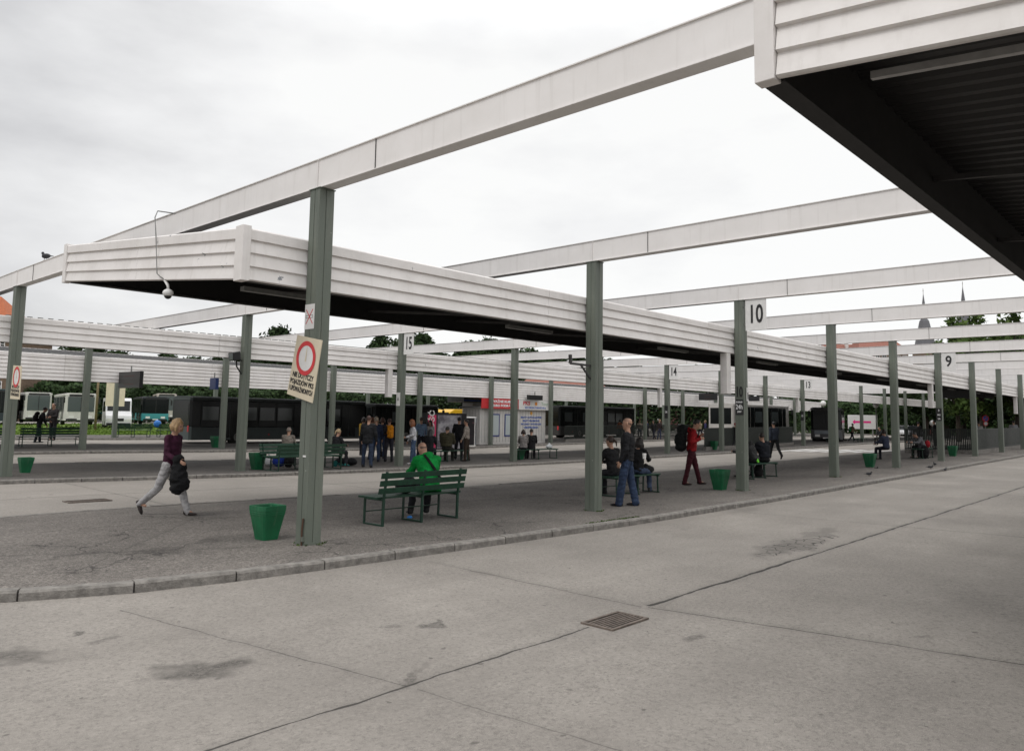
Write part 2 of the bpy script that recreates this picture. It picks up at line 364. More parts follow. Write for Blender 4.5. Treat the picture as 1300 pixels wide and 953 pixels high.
def platform(i, path, yoff):
    """path: list of (x,y) around the outside, raised slab with kerb stones"""
    pts = [Vector((x, y+yoff, 0)) for x, y in path]
    top = PLAT
    # surface as triangulated strip: columns of x between near and far edge
    far = [p for p in pts if True]
    near = pts[:len(pts)//2]; farr = pts[len(pts)//2:][::-1]
    xs = sorted(set([p.x for p in near]+[p.x for p in farr]+[i_*1.6-8 for i_ in range(0, 84)]))
    def edge(ps, x):
        ps = sorted(ps, key=lambda p: p.x); return interp(x, [p.x for p in ps], [p.y for p in ps])
    x0 = max(min(p.x for p in near), min(p.x for p in farr)); xs = [x for x in xs if x >= x0]
    mb = MB(); vs = []; fs = []; NV = 6
    for x in xs:
        a, b = edge(near, x)+.13, edge(farr, x)-.13
        if b < a: a = b = (a+b)/2
        for j in range(NV+1):
            y = a+(b-a)*j/NV; vs.append((x, y, T(x, y)+top-.002))
    for i_ in range(len(xs)-1):
        for j in range(NV): q = i_*(NV+1)+j; fs.append((q, q+NV+1, q+NV+2, q+1))
    mb.add(vs, fs, M_['asph'] if i == 1 else M_['asph2']); tag(mb.build('platform', smooth=True), kind='structure')
    # kerb stones
    kb = MB(); rnd = random.Random(i)
    def run(ps):
        # resample polyline
        seg = []; d = 0; cur = ps[0]; idx = 1; L = rnd.uniform(.9, 1.15); out = [ps[0]]
        while idx < len(ps):
            r_ = (ps[idx]-cur).length
            if d+r_ >= L: cur = cur+(ps[idx]-cur).normalized()*(L-d); out.append(cur.copy()); d = 0; L = rnd.uniform(.95, 1.1)*(1 if cur.x < 40 else 3)
            else: d += r_; cur = ps[idx]; idx += 1
        return out
    st = run(pts)
    cen = Vector((60, yoff+2.1, 0))
    for a, b in zip(st, st[1:]):
        d = (b-a); L = d.length; d.normalize(); nrm = Vector((-d.y, d.x, 0))
        if nrm.dot(cen-a) < 0 and abs(d.x) > .5 and a.y < cen.y: nrm = -nrm
        if a.y > cen.y and nrm.y > 0 and abs(d.x) > .5: nrm = -nrm
        dz = rnd.uniform(-.008, .004); g_ = .009
        a2, b2 = a+d*g_, b-d*g_; w = .15; bv = .018
        za, zb = T(a.x, a.y), T(b.x, b.y)
        prof = [(0, -.1), (0, top-bv+dz), (bv, top+.006+dz), (w, top+.006+dz), (w, -.1)]
        vs = [a2+nrm*u+Vector((0, 0, za+v)) for u, v in prof]+[b2+nrm*u+Vector((0, 0, zb+v)) for u, v in prof]
        n_ = 5; kb.add(vs, [(q, (q+1) % n_, n_+(q+1) % n_, n_+q) for q in range(n_)]+[tuple(range(n_)), tuple(range(2*n_-1, n_-1, -1))], M_['kerb'])
        vs = [a-d*.02+nrm*.012+Vector((0,0,za-.1)), b+d*.02+nrm*.012+Vector((0,0,zb-.1)), b+d*.02+nrm*.012+Vector((0,0,zb+top-.012)), a-d*.02+nrm*.012+Vector((0,0,za+top-.012)),
              a-d*.02+nrm*.16+Vector((0,0,za+top-.012)), b+d*.02+nrm*.16+Vector((0,0,zb+top-.012))]
        kb.add(vs, [(0,1,2,3), (3,2,5,4)], M_['kerbd'])
    tag(kb.build('kerb'), kind='structure')
path = [(125,-1.3), (40,-1.32), (20,-1.35), (6,-1.36), (1,-1.27), (-.9,-1.18), (-2.3,-1.0), (-3.0,-.78), (-3.7,-.44), (-4.8,.2), (-5.5,1.2), (-5.75,2.1),
        (-5.5,3.0), (-4.9,4.2), (-4.0,4.9), (-3.0,5.3), (-2.0,5.45), (-1,5.5), (1,5.5), (6,5.45), (20,5.45), (40,5.5), (80,5.5), (125,5.5)]
for i in (1, 2, 3, 4): platform(i, path, (i-1)*PITCH)
platform(0, [(x, y) if y < 2 else (x, y-.05) for x, y in path], -PITCH)

# dirt and moss where kerb meets road, weeds at column feet
wd = MB(); rnd = random.Random(3)
def weed(x, y, z, n, r, h):
    for _ in range(n):
        a = rnd.uniform(0, 6.28); q = rnd.uniform(0, r); px, py = x+q*math.cos(a), y+q*math.sin(a); t = rnd.uniform(0, 6.28); hh = h*rnd.uniform(.4, 1)
        dx, dy = .012*math.cos(t), .012*math.sin(t); lx, ly = rnd.uniform(-.03, .03), rnd.uniform(-.03, .03)
        wd.add([(px-dx, py-dy, z), (px+dx, py+dy, z), (px+lx, py+ly, z+hh)], [(0, 1, 2)], M_['leaf2'])
for k in range(0, 4):
    for _ in range(10):
        a = rnd.uniform(0, 6.28); weed(k*S+.17*math.cos(a), .17*math.sin(a)-.02, T(k*S, 0)+PLAT, 6, .05, .035)
for _ in range(60):
    x = rnd.uniform(4.6, 6.2); weed(x, -1.18, T(x, -1.2)+PLAT, 5, .05, .03)
tag(wd.build('weeds'), 'low green weeds and moss around the column feet and kerb', 'weeds', kind='stuff')
gr = MB(); rnd = random.Random(5)
for _ in range(16000):
    x = rnd.uniform(-10, 44); y = rnd.uniform(48.4, 93.5) if rnd.random() < .6 else rnd.uniform(48.4, 60); t = rnd.uniform(0, 3.14); z = T(x, y)+.06; w = .12
    gr.add([(x-w*math.cos(t), y-w*math.sin(t), z), (x+w*math.cos(t), y+w*math.sin(t), z), (x+rnd.uniform(-.1, .1), y+rnd.uniform(-.1, .1), z+rnd.uniform(.05, .16))], [(0, 1, 2)], M_['grass'])
tag(gr.build('grass_tufts'), 'short bright green grass of the verge behind the platforms', 'grass', kind='stuff')

# painted crossing on the lane behind the near platform
cr = MB()
for q in range(7):
    y = 6.2+q*.9; x0, x1 = 42.5, 47.5
    cr.add([(x0, y, T(x0, y)+ROADZ+.006), (x1, y, T(x1, y)+ROADZ+.006), (x1, y+.45, T(x1, y+.45)+ROADZ+.006), (x0, y+.45, T(x0, y+.45)+ROADZ+.006)], [(0,1,2,3)], M_['signw'])
for q in range(3):
    y = -7.6+q*1.9; x0, x1 = 50., 54.
    cr.add([(x0, y, T(x0, y)+ROADZ+.006), (x1, y, T(x1, y)+ROADZ+.006), (x1, y+1.0, T(x1, y+1.)+ROADZ+.006), (x0, y+1., T(x0, y+1.)+ROADZ+.006)], [(0,1,2,3)], M_['signw'])
tag(cr.build('road_marking'), kind='structure')

# drains
def drain(c, L, W, label):
    t = thing('drain_grate', label, 'drain', c)
    f = MB(); f.box((-L/2, -W/2, -.004), (L/2, -W/2+.03, .014), M_['grate']); f.box((-L/2, W/2-.03, -.004), (L/2, W/2, .014), M_['grate'])
    f.box((-L/2, -W/2+.03, -.004), (-L/2+.03, W/2-.03, .014), M_['grate']); f.box((L/2-.03, -W/2+.03, -.004), (L/2, W/2-.03, .014), M_['grate']); f.build('frame', t)
    p = MB(); p.box((-L/2+.03, -W/2+.03, .002), (L/2-.03, W/2-.03, .004), M_['kerbd']); p.build('pit', t)  # flat dark plate; the shade of the pit is only painted
    n = int(W/.042)
    for q in range(1, n):
        y = -W/2+.03+(W-.06)*q/n; b = MB(); b.box((-L/2+.03, y-.008, .004), (L/2-.03, y+.008, .011), M_['grate']); b.build('bar', t)
_d = J(.2, -4.83); drain((_d[0], _d[1], ROADZ+.002), .58, .35, 'rusty iron slotted drain grate set in the concrete joint of the near road')
p = gp(111, 636, ROADZ); drain((p.x, p.y, p.z+.003), .8, .4, 'dark drain grate in the lane behind the walking woman')

# ------------------------------------------------------------------ columns
def column_z(r, k):
    top = 5.0 - (0, .04, .04, .04)[r]
    if r == 1: top = [5.03, 4.98, 4.95, 4.87, 4.92, 4.90, 4.92, 4.92, 4.94, 5, 5, 5, 5][min(k, 12)] if k >= 0 else 5
    return top
def column(r, k, label):
    x = k*S+.05*r; y = r*PITCH; zb = T(x, y)+PLAT; zt = column_z(r, k)
    t = thing('steel_column', label, 'column', (x, y, zb), 0, 'grey-green steel columns carrying the overhead beams'); H = zt-zb
    m = MB(); w = .125; g_ = .012; gw = .03; c1 = .075
    prof = [(-w,-w), (-gw,-w), (-gw,-w+g_), (gw,-w+g_), (gw,-w), (w,-w), (w,-gw), (w-g_,-gw), (w-g_,gw), (w,gw), (w,w), (gw,w), (gw,w-g_), (-gw,w-g_), (-gw,w), (-w,w), (-w,gw), (-w+g_,gw), (-w+g_,-gw), (-w,-gw)]
    w = .118
    prof = [(-w,-w), (w,-w), (w,w), (-w,w)] if r > 1 else [(-w,-w), (-.018,-w), (-.018,-w+.007), (-.006,-w+.007), (-.006,-w), (w,-w), (w,w), (-w,w), (-w,.006), (-w+.007,.006), (-w+.007,-.006), (-w,-.006)]
    m.prism(prof, (0,0,0), (1,0,0), (0,1,0), (0,0,H), M_['col']); m.build('shaft', t)
    c = MB(); c.box((-w-.014, -w-.014, H-.014), (w+.014, w+.014, H-.002), M_['col']); c.build('cap_plate', t)
    if r < 2:
        b = MB(); b.box((-w-.006, -w-.006, -.03), (w+.006, w+.006, .03), M_['col']); b.build('base_collar', t)
    return t
feat = {(0,0): 'tall grey-green column carrying the cream no-entry sign, nearest the camera', (0,1): 'grey-green column beside the man in jeans, second nearest', (0,2): 'grey-green column with the bay 10 sign and timetable stickers',
        (0,5): 'grey-green column with the bay 9 sign, on the nearest platform', (1,2): 'grey-green column with the bay 15 sign, on the second platform', (1,5): 'grey-green column with the bay 14 sign, on the second platform',
        (1,8): 'grey-green column with the bay 13 sign, on the second platform', (1,0): 'grey-green column at the left edge with a small cream no-entry sign', (1,1): 'grey-green column with floodlight, left of the near planter and dark bus on the second platform',
        (1,11): 'grey-green column with the small bay 11 sign, far along the second platform'}
ROWN = ['nearest', 'second', 'third', 'fourth']
cols = {}
for r in range(4):
    for k in range(0, 14):
        if r == 3 and k > 12: continue
        lab = feat.get((r, k), f'plain grey-green steel column, {ORD[k]} from the left end of the {ROWN[r]} platform')
        cols[(r, k)] = column(r, k, lab)

# ------------------------------------------------------------------ overhead beams
for k in range(0, 14):
    nm = {0: 'over the column with the no-entry sign', 1: 'over the column beside the man in jeans', 2: 'over the bay 10 column', 5: 'over the bay 9 column'}.get(k, f'over the {ORD[k]} column of each platform')
    x = k*S
    t = thing('overhead_beam', f'long white steel beam crossing the lanes {nm}', 'beam', (x, 0, 5.0), 0, 'white overhead beams')
    y0, y1 = -PITCH-.2, 2*PITCH+.3; hh = .42; bw = .1
    top = [(r*PITCH, column_z(r, k)-5.0) for r in (0, 1, 2)]
    segs = [(-PITCH, 0.)]+top
    m = MB(); f = MB()
    for (ya, za), (yb, zb) in zip(segs, segs[1:]):
        a_, b_ = ya+.004, yb-.004
        if ya == -PITCH: a_ = y0
        if yb == 2*PITCH: b_ = y1
        d = Vector((0.05*(yb-ya)/PITCH, b_-a_, zb-za)); xo = .05*ya/PITCH
        m.prism([(-bw+.02, .012), (bw-.02, .012), (bw-.02, hh-.012), (-bw+.02, hh-.012)], (xo, a_, za+.002), (1,0,0), (0,0,1), d, M_['beam'])
        for z_ in (0, hh-.012): f.prism([(-bw, z_), (bw, z_), (bw, z_+.012), (-bw, z_+.012)], (xo, a_, za+.002), (1,0,0), (0,0,1), d, M_['beam'])
    for (ya, za) in top:
        for sgn in (-1, 1):
            for off in (0., -1.3):
                xx = .05*ya/PITCH
                f.box((xx+sgn*(bw-.018), ya+off-.004, za+.015), (xx+sgn*(bw-.004), ya+off+.004, za+hh-.015), M_['purlin' if off else 'beam'])
    m.build('web', t); f.build('flange', t)

# ------------------------------------------------------------------ canopies
def fascia_prof(zb, zt, n, out=.035):
    """outward is +u ; returns closed profile in (u,v)"""
    pr = [(-.02, zb), (.012, zb)]; h = (zt-zb)
    hs = [h*(.2 if n == 4 else .8/(n-1))]*(n-1)
    z = zb
    for i in range(n-1):
        z2 = zb+(h-.22*h if n == 4 else h*(n-1)/n*1.0)*(i+1)/(n-1)
        pr += [(out, z+.012), (.004, z2-.014), (.0, z2)]
        z = z2
    pr += [(out+.004, z+.004), (out+.004, zt-.02), (.02, zt), (-.02, zt)]
    return pr
def canopy(i, y, x0, x1, label, zb=3.6, zt=4.29, width=6.7, rise=.65, n=4, bolts=False, end=True, step=S, dz=0.):
    t = thing('platform_canopy', label, 'canopy', (x0, y, zb+dz), 0, 'platform canopies')
    LX = x1-x0; h = zt-zb; sl = rise/width
    # near fascia, in lengths with joints
    m = MB(); nseg = max(1, round(LX/step)); pr = fascia_prof(0, h, n)
    for q in range(nseg):
        a = LX*q/nseg+(.062 if q == 0 and end else .0); b = LX*(q+1)/nseg-.008
        m.prism(pr, (a, 0, 0), (0,-1,0), (0,0,1), (b-a, 0, 0), M_['white'])
    m.build('front_fascia', t)
    m = MB()
    for q in range(nseg):
        a = LX*q/nseg+.01; b = LX*(q+1)/nseg-.008
        m.prism(pr, (a, width, rise), (0,1,0), (0,0,1), (b-a, 0, 0), M_['white'])
    m.build('back_fascia', t)
    lin = MB()  # dark sheets and lip strip paint the shade inside and under the fascias
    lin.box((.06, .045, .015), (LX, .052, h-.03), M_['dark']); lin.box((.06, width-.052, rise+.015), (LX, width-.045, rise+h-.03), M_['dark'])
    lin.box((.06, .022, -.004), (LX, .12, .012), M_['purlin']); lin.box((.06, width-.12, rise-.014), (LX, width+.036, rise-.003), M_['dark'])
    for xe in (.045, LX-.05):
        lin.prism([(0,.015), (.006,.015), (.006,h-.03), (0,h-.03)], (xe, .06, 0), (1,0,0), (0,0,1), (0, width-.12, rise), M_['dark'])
    lin.build('shade_lining', t)
    if end:
        for xe, sg in ((0, -1), (LX, 1)):
            for q in range(2):
                e = MB(); a = .15+(width-.24)*q/2; b = .15+(width-.24)*(q+1)/2-.006
                e.prism(pr, (xe, a, a*sl), (sg,0,0), (0,0,1), (0, b-a, (b-a)*sl), M_['white']); e.build('end_fascia', t)
        for xe in (0, LX):
            c = MB(); a0 = xe-.052 if xe == 0 else xe-.06
            c.box((a0, -.052, -.012), (a0+.12, .15, h+.03), M_['white']); c.build('corner_post', t, bevel=.006)
            c = MB(); c.box((a0, width-.09, rise-.025), (a0+.12, width+.052, rise+h+.02), M_['white']); c.build('corner_post', t, bevel=.006)
    # corrugated roof sheet
    d = MB(); vs = []; fs = []; pit = .25; nn = int((LX-.1)/pit); zz = h-.06
    for q in range(nn):
        xx = .05+q*pit
        for dx, dzz in ((0, 0), (.09, 0), (.125, .045), (.215, .045)):
            vs += [(xx+dx, .03, zz+dzz), (xx+dx, width-.03, zz+dzz+rise)]
    for q in range(len(vs)//2-1): fs.append((2*q, 2*q+2, 2*q+3, 2*q+1))
    d.add(vs, fs, M_['deck']); d.build('roof_sheet', t)
    # purlins and cross members
    for q in range(0, nseg*2):
        xx = .8+LX*q/(nseg*2); yl = width-.12-(.4 if q == 0 else 0)
        p_ = MB(); p_.prism([(-.025, 0), (.025, 0), (.025, .055), (-.025, .055)], (xx, .06, .27 if q % 2 else .2), (1,0,0), (0,0,1), (0, yl, yl*rise/width), M_['galv' if q == 0 else 'purlin'])
        if q < 26: p_.build('cross_member', t)
    p_ = MB()
    for f_ in (.25, .5, .75): p_.prism([(-.04, 0), (.04, 0), (.04, .14), (-.04, .14)], (.06, width*f_, h-.24+rise*f_), (0,1,0), (0,0,1), (LX-.12, 0, 0), M_['purlin'])
    p_.build('purlin', t)
    if bolts:
        b_ = MB()
        pr_ = []
        for q in range(nn):
            xx = .05+q*pit+.09; pr_ += [(xx, .006), (xx, .03), (xx+.045, .03), (xx+.045, .006)]
        vs = []
        for a_, z_ in pr_: vs += [(a_, .0, h), (a_, .0, h+z_), (a_, .3, h+z_+.03)]
        b_.add(vs, [f_ for q in range(len(pr_)-1) for f_ in ((3*q, 3*q+3, 3*q+4, 3*q+1), (3*q+1, 3*q+4, 3*q+5, 3*q+2))], M_['lampgrey'])
        b_.build('roof_crest', t)
    for q in range(nseg if i in (0, 1, 2) else 0):
        s_ = MB(); xx = 1.1+LX*q/nseg
        s_.box((xx, 2.0, .20), (xx+1.5, 2.12, .27), M_['lampgrey']); s_.build('strip_light', t)
    return t
END = 92.
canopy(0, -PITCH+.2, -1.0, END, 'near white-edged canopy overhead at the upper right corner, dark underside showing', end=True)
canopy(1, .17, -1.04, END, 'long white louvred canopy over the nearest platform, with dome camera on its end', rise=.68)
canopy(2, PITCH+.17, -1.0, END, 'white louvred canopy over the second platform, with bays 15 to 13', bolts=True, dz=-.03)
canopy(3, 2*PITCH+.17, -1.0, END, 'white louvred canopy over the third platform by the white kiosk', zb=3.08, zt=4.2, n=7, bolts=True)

def hanging_box(r, k, label):
    x = k*S+.05*r-.42; y = r*PITCH+.22; z1 = 3.6-(.03 if r else 0)
    m = MB(); m.box((x-.1, y-.09, z1-1.03), (x+.1, y+.1, z1-.006), M_['white']); m.box((x-.108, y-.098, z1-1.05), (x+.108, y+.108, z1-1.031), M_['white'])
    tag(m.build('downpipe_box', bevel=.006, origin=(x, y, z1-1.05)), label, 'downpipe', 'white downpipe boxes under the canopies')
for r, k, l_ in ((0,2,'white boxed downpipe hanging beside the bay 10 column'), (0,5,'white boxed downpipe hanging beside the bay 9 column'), (0,8,'white boxed downpipe near the far right end of the nearest canopy'),
                 (1,2,'white boxed downpipe hanging beside the bay 15 column'), (1,5,'white boxed downpipe hanging beside the bay 14 column'), (1,8,'white boxed downpipe hanging beside the bay 13 column')): hanging_box(r, k, l_)

# dome camera on canopy end with conduit
t = thing('dome_camera', 'white security dome camera with cable hanging under the near canopy end', 'security camera', (-1.05, 2.35, 3.55))
m = MB(); m.ell((0,0,.08), .078, .078, .062, M_['signw']); m.tube([(0,0,.12), (0,.02,.2), (0,.15,.3)], .022, M_['signw']); m.build('housing', t, smooth=True)
m = MB(); m.ell((0,0,.045), .056, .056, .056, M_['blackgloss']); m.build('dome', t, smooth=True)
m = MB(); m.tube([(0,.1,.28), (-.055,.18,.34), (-.055,.3,.4), (-.055,.42,1.0), (-.055,.5,1.3), (-.0,.55,1.42), (.3,.6,1.45)], .009, M_['lampgrey']); m.build('cable', t, smooth=True)

# ------------------------------------------------------------------ signs
def bay_sign(r, k, num, w=.56, h=.8, size=.66, label=''):
    x = k*S+.05*r-.06; y = r*PITCH-.05; zt = column_z(r, k)-.012
    t = thing('bay_sign', label, 'sign', (x, y-.12, zt-h), 0, 'bay number plates')
    m = MB(); m.box((-.008, -w, 0), (.008, 0, h), M_['signw']); m.build('plate', t)
    m = MB(); m.box((.0085, -w*.8, h*.2), (.02, .13, h*.24), M_['lampgrey']); m.box((.0085, -w*.8, h*.76), (.02, .13, h*.8), M_['lampgrey']); m.build('bracket', t)
    text_mesh(num, size, (-.012, -w/2, h/2), (0,-1,0), (0,0,1), M_['txt'], 'number', t, sx=.62 if len(num) > 1 else .8, bold=.012)
bay_sign(0, 2, '10', label='white plate with black number 10 hanging from the beam')
bay_sign(0, 5, '9', label='white plate with black number 9 hanging from the beam')
bay_sign(1, 2, '15', label='white plate with black number 15 beside the second platform column')
bay_sign(1, 5, '14', label='white plate with black number 14 beside the second platform column')
bay_sign(1, 8, '13', label='white plate with black number 13 beside the second platform column')
p = on_y(1201, 510, PITCH-.1); 
t = thing('bay_sign', 'small white plate with number 11 low under the far canopy', 'sign', (p.x, p.y, p.z-.35), 0, 'bay number plates')
m = MB(); m.box((-.01, -.55, 0), (.01, .45, .85), M_['signw']); m.build('plate', t); text_mesh('11', .7, (-.016, -.05, .42), (0,-1,0), (0,0,1), M_['txt'], 'number', t, sx=.6, bold=.012)

def noentry(p0, p1, p2, p3, label, xoff):
    """corners TL TR BR BL as points on a plane facing -x"""
    t = thing('no_entry_sign', label, 'sign', tuple(p3)); o = Vector(p3)
    P0, P1, P2, P3 = [Vector(p)-o for p in (p0, p1, p2, p3)]
    n_ = Vector((-1, 0, 0)); m = MB(); vs = [P0, P1, P2, P3]+[q-n_*.01 for q in (P0, P1, P2, P3)]
    m.add(vs, [(0,1,2,3), (7,6,5,4), (0,4,5,1), (1,5,6,2), (2,6,7,3), (3,7,4,0)], M_['cream']); m.build('plate', t)
    right = (P1-P0).normalized(); up = (P0-P3).normalized(); W = (P1-P0).length; H = (P0-P3).length
    right2 = Vector((0, -1, 0)); c = (P0+P1)/2*.66+(P2+P3)/2*.34
    ang = math.atan2((P1-P0).z, -(P1-P0).y); right = Vector((0, -math.cos(ang), math.sin(ang))); up = Vector((0, math.sin(ang), math.cos(ang)))
    r = W*.36
    def ring(ri, ro, mm, nm, off):
        g_ = MB(); N = 28; vs = []; fs = []
        for q in range(N):
            a = 2*math.pi*q/N; d = right*math.cos(a)+up*math.sin(a)
            vs += [c+d*ri+n_*off, c+d*ro+n_*off]
        for q in range(N): b = (q+1) % N; fs.append((2*q, 2*b, 2*b+1, 2*q+1))
        g_.add(vs, fs, mm); g_.build(nm, t)
    ring(0.001, r*.99, M_['signw'], 'disc', .003); ring(r*.78, r*1.06, M_['red'], 'red_ring', .006)
    m = MB(); m.add([c+up*r*.7+right*.006+n_*.006, c+up*r*.7-right*.006+n_*.006, c-up*r*.2-right*.016+n_*.006, c-up*r*.2+right*.016+n_*.006], [(0,1,2,3)], M_['cream']); m.build('streak', t)
    for q, s in enumerate(('NIE DOTYCZY', 'POJAZDÓW PKS', 'I UPOWAŻNIONYCH')):
        cc = (P0+P1)/2*(.36-.115*q)+(P2+P3)/2*(.64+.115*q)+n_*.004
        text_mesh(s, H*.115, cc, right, up, M_['txt'], 'lettering', t, sx=.62*W/.6 if q == 2 else .8*W/.6, depth=.001, bold=.002)
X0 = -.15
noentry(*[on_x(a, b, X0) for a, b in ((377.5,425), (409,432), (396.4,511.5), (364.2,499.6))], 'tilted cream sign with red ring and black lettering on the nearest column', 0)
noentry(*[on_x(a, b, .05-.13) for a, b in ((17,463.5), (27.6,464.5), (24.5,507), (12.7,506))], 'cream no-entry sign with red ring on the left edge column', 0)
t = thing('no_smoking_sticker', 'white no-smoking sticker on the nearest column above the cream sign', 'sticker', (-.122, 0, 3.2))
m = MB(); a, b = on_x(384.5, 387.5, -.122), on_x(398.5, 417, -.122); m.box((-.003, b.y, b.z-3.2), (0, min(a.y, .115), a.z-3.2), M_['signw']); m.build('sheet', t)
cy_ = (min(a.y, .115)+b.y)/2; cz = (a.z+b.z)/2-3.2
m = MB(); m.bar((-.005, cy_+.08, cz+.1), (-.005, cy_-.08, cz-.1), .002, .012, M_['txtred']); m.bar((-.005, cy_-.08, cz+.1), (-.005, cy_+.08, cz-.1), .002, .012, M_['txtred']); m.build('red_cross', t)
m = MB(); m.box((-.004, cy_-.08, cz-.02), (-.0032, cy_+.085, cz-.014), M_['txt']); m.box((-.004, cy_-.08, cz+.014), (-.0032, cy_+.085, cz+.02), M_['txt']); m.box((-.004, cy_-.08, cz-.014), (-.0032, cy_-.074, cz+.014), M_['txt']); m.box((-.004, cy_+.079, cz-.014), (-.0032, cy_+.085, cz+.014), M_['txt']); m.build('cigarette', t)
def plate(name, label, cat, x, ya, yb, za, zb, mm, texts=(), grp=None):
    t = thing(name, label, cat, (x, (ya+yb)/2, za), 0, grp); m = MB(); m.box((-.004, -(yb-ya)/2, 0), (.004, (yb-ya)/2, zb-za), mm); m.build('plate', t)
    for s, fz, sz, mt in texts: text_mesh(s, sz, (-.007, 0, (zb-za)*fz), (0,-1,0), (0,0,1), mt, 'lettering', t, sx=.75, depth=.001, bold=.003)
xk = 2*S-.124
plate('timetable_plate', 'black plate with white 24h lettering on the bay 10 column', 'sign', xk, -.11, .11, 2.02, 2.42, M_['blackgloss'], [('24h', .5, .17, M_['txtwhite']), ('ROZKŁAD', .82, .05, M_['txtwhite']), ('JAZDY', .2, .05, M_['txtwhite'])], 'notices on columns')
t = thing('bay_sticker', 'black painted numeral 10 on the bay 10 column above the 24h plate', 'sticker', (xk, 0, 2.6)); text_mesh('10', .36, (-.002, 0, 0), (0,-1,0), (0,0,1), M_['txt'], 'number', t, sx=.55, depth=.002, bold=.012)
m = MB(); m.box((2*S+.02, -.15, 2.38), (2*S+.1, -.128, 2.72), M_['signw']); m.box((2*S+.035, -.152, 2.42), (2*S+.085, -.1505, 2.6), M_['txt']); tag(m.build('leaflet_holder', origin=(2*S+.06, -.14, 2.38)), 'small white leaflet holder on the road side of the bay 10 column', 'notice', 'notices on columns')
plate('timetable_plate', 'black and white timetable plate on the bay 9 column', 'sign', 5*S-.124, -.11, .11, 2.0, 2.55, M_['blackgloss'], [('9', .8, .14, M_['txtwhite']), ('PKS', .45, .1, M_['txtwhite']), ('24h', .15, .1, M_['txtwhite'])], 'notices on columns')
plate('timetable_plate', 'pair of white timetable sheets on the bay 15 column', 'sign', 2*S+.05-.124, PITCH-.11, PITCH+.11, 2.2, 2.7, M_['signw'], [('A', .5, .2, M_['txt'])], 'notices on columns')
plate('timetable_plate', 'dark timetable plate on the bay 14 column', 'sign', 5*S+.05-.124, PITCH-.11, PITCH+.11, 1.9, 2.6, M_['blackgloss'], [('14', .5, .2, M_['txtwhite'])], 'notices on columns')
plate('timetable_plate', 'dark timetable plate on the bay 13 column', 'sign', 8*S+.05-.124, PITCH-.11, PITCH+.11, 1.9, 2.6, M_['blackgloss'], [('13', .5, .2, M_['txtwhite'])], 'notices on columns')
m = MB(); m.box((-.124, -.05, 1.3), (-.119, .02, 1.325), M_['signw']); tag(m.build('tape_scrap', origin=(-.12, 0, 1.3)), 'scrap of white tape on the nearest column at waist height', 'sticker')
m = MB(); m.tube([(-.14,-.06,.02), (-.14,-.06,.34), (-.135,-.07,.5)], .012, M_['rust']); m.box((-.15,-.09,.2), (-.118,-.03,.26), M_['col']); tag(m.build('ground_strap', origin=(-.14, -.06, .02)), 'thin rusty earthing strap at the foot of the nearest column', 'cable')
tt = bpy.data.objects[-1] if False else None

def boardled(name, label, c, w, h, mm, axis='x', text=None, mt=None):
    t = thing(name, label, 'display', c); m = MB()
    if axis == 'x': m.box((-w/2, -.08, -h/2), (w/2, .08, h/2), mm)
    else: m.box((-.08, -w/2, -h/2), (.08, w/2, h/2), mm)
    m.build('casing', t, bevel=.01)
    if text:
        for q, s in enumerate(text):
            text_mesh(s, h/len(text)*.75, (0, -.085, h/2-h*(q+.5)/len(text)) if axis == 'x' else (-.085, 0, h/2-h*(q+.5)/len(text)), (1,0,0) if axis == 'x' else (0,-1,0), (0,0,1), mt, 'lettering', t, sx=.9, depth=.001)
    m = MB(); m.tube([(0, 0, h/2), (0, 0, h/2+.25)], .03, M_['lampgrey']); m.build('hanger', t); return t
ledr = mat('led_red_dots', (.10, .03, .025), .5)
p = on_y(166, 482, 26.6); boardled('departure_board', 'black departures board with dim red rows hanging at the third platform, left', p, 2.3, .72, M_['blackgloss'], 'y', ['--------------', '--------------'], ledr)
p = on_y(272, 487, 26.6); boardled('departure_board', 'small dark blue screen hanging by the third platform above the dark bus', p, .6, .55, mat('blue_screen', (.01, .025, .09), .3), 'y')
p = on_y(899, 503.5, 26.6); boardled('departure_board', 'dark display board hanging left of the bay 10 column, far platform', p, 1.9, .65, M_['blackgloss'], 'y', ['----------', '----------'], ledr)
p = on_y(957, 506, 26.6); boardled('departure_board', 'dark display board hanging right of the bay 10 column, far platform', p, 1.2, .5, M_['blackgloss'], 'y')
p = on_y(679, 504.5, 27.45); boardled('departure_board', 'black display board mounted above the kiosk sign', p, 1.6, .35, M_['blackgloss'], 'x')
p = on_y(1210, 500, 2.4); boardled('departure_board', 'dark display board under the nearest canopy right of bay 9', p, 1.8, .5, M_['blackgloss'], 'y')

# floodlight on second column of the second platform
t = thing('floodlight', 'black floodlight on a bent bracket fixed to a second platform column', 'floodlight', (S+.05, PITCH-.0, 3.2))
m = MB(); m.obox((-.4, -.05, .42), (.12,0,.03), (0,.16,0), (-.02,0,.13), M_['blackgloss']); m.build('head', t, bevel=.015)
m = MB(); m.obox((-.53, -.05, .40), (.006,0,.0), (0,.13,0), (-.01,0,.1), M_['glassb']); m.build('glass', t)
m = MB(); m.tube([(-.12,0,-.12), (-.3,-.02,.1), (-.34,-.05,.3)], .025, M_['black']); m.tube([(-.12,0,.3), (-.3,-.02,.36)], .015, M_['black']); m.build('bracket', t)
t = thing('pipe_bracket', 'dark angled steel bracket on the column beside the man in jeans', 'bracket', (S, 0, 3.2))
m = MB(); a = on_y(724, 450, .1)-Vector((S, 0, 3.2)); b = on_y(724, 461, .1)-Vector((S, 0, 3.2)); c = Vector((-.12, .0, b.z-.02)); d = on_y(742, 480, .0)-Vector((S, 0, 3.2))
m.bar(a, b, .05, .05, M_['purlin']); m.bar(b, c, .04, .04, M_['purlin']); m.bar((b+c)/2, Vector((-.12, 0, d.z)), .03, .03, M_['purlin']); m.build('arm', t)

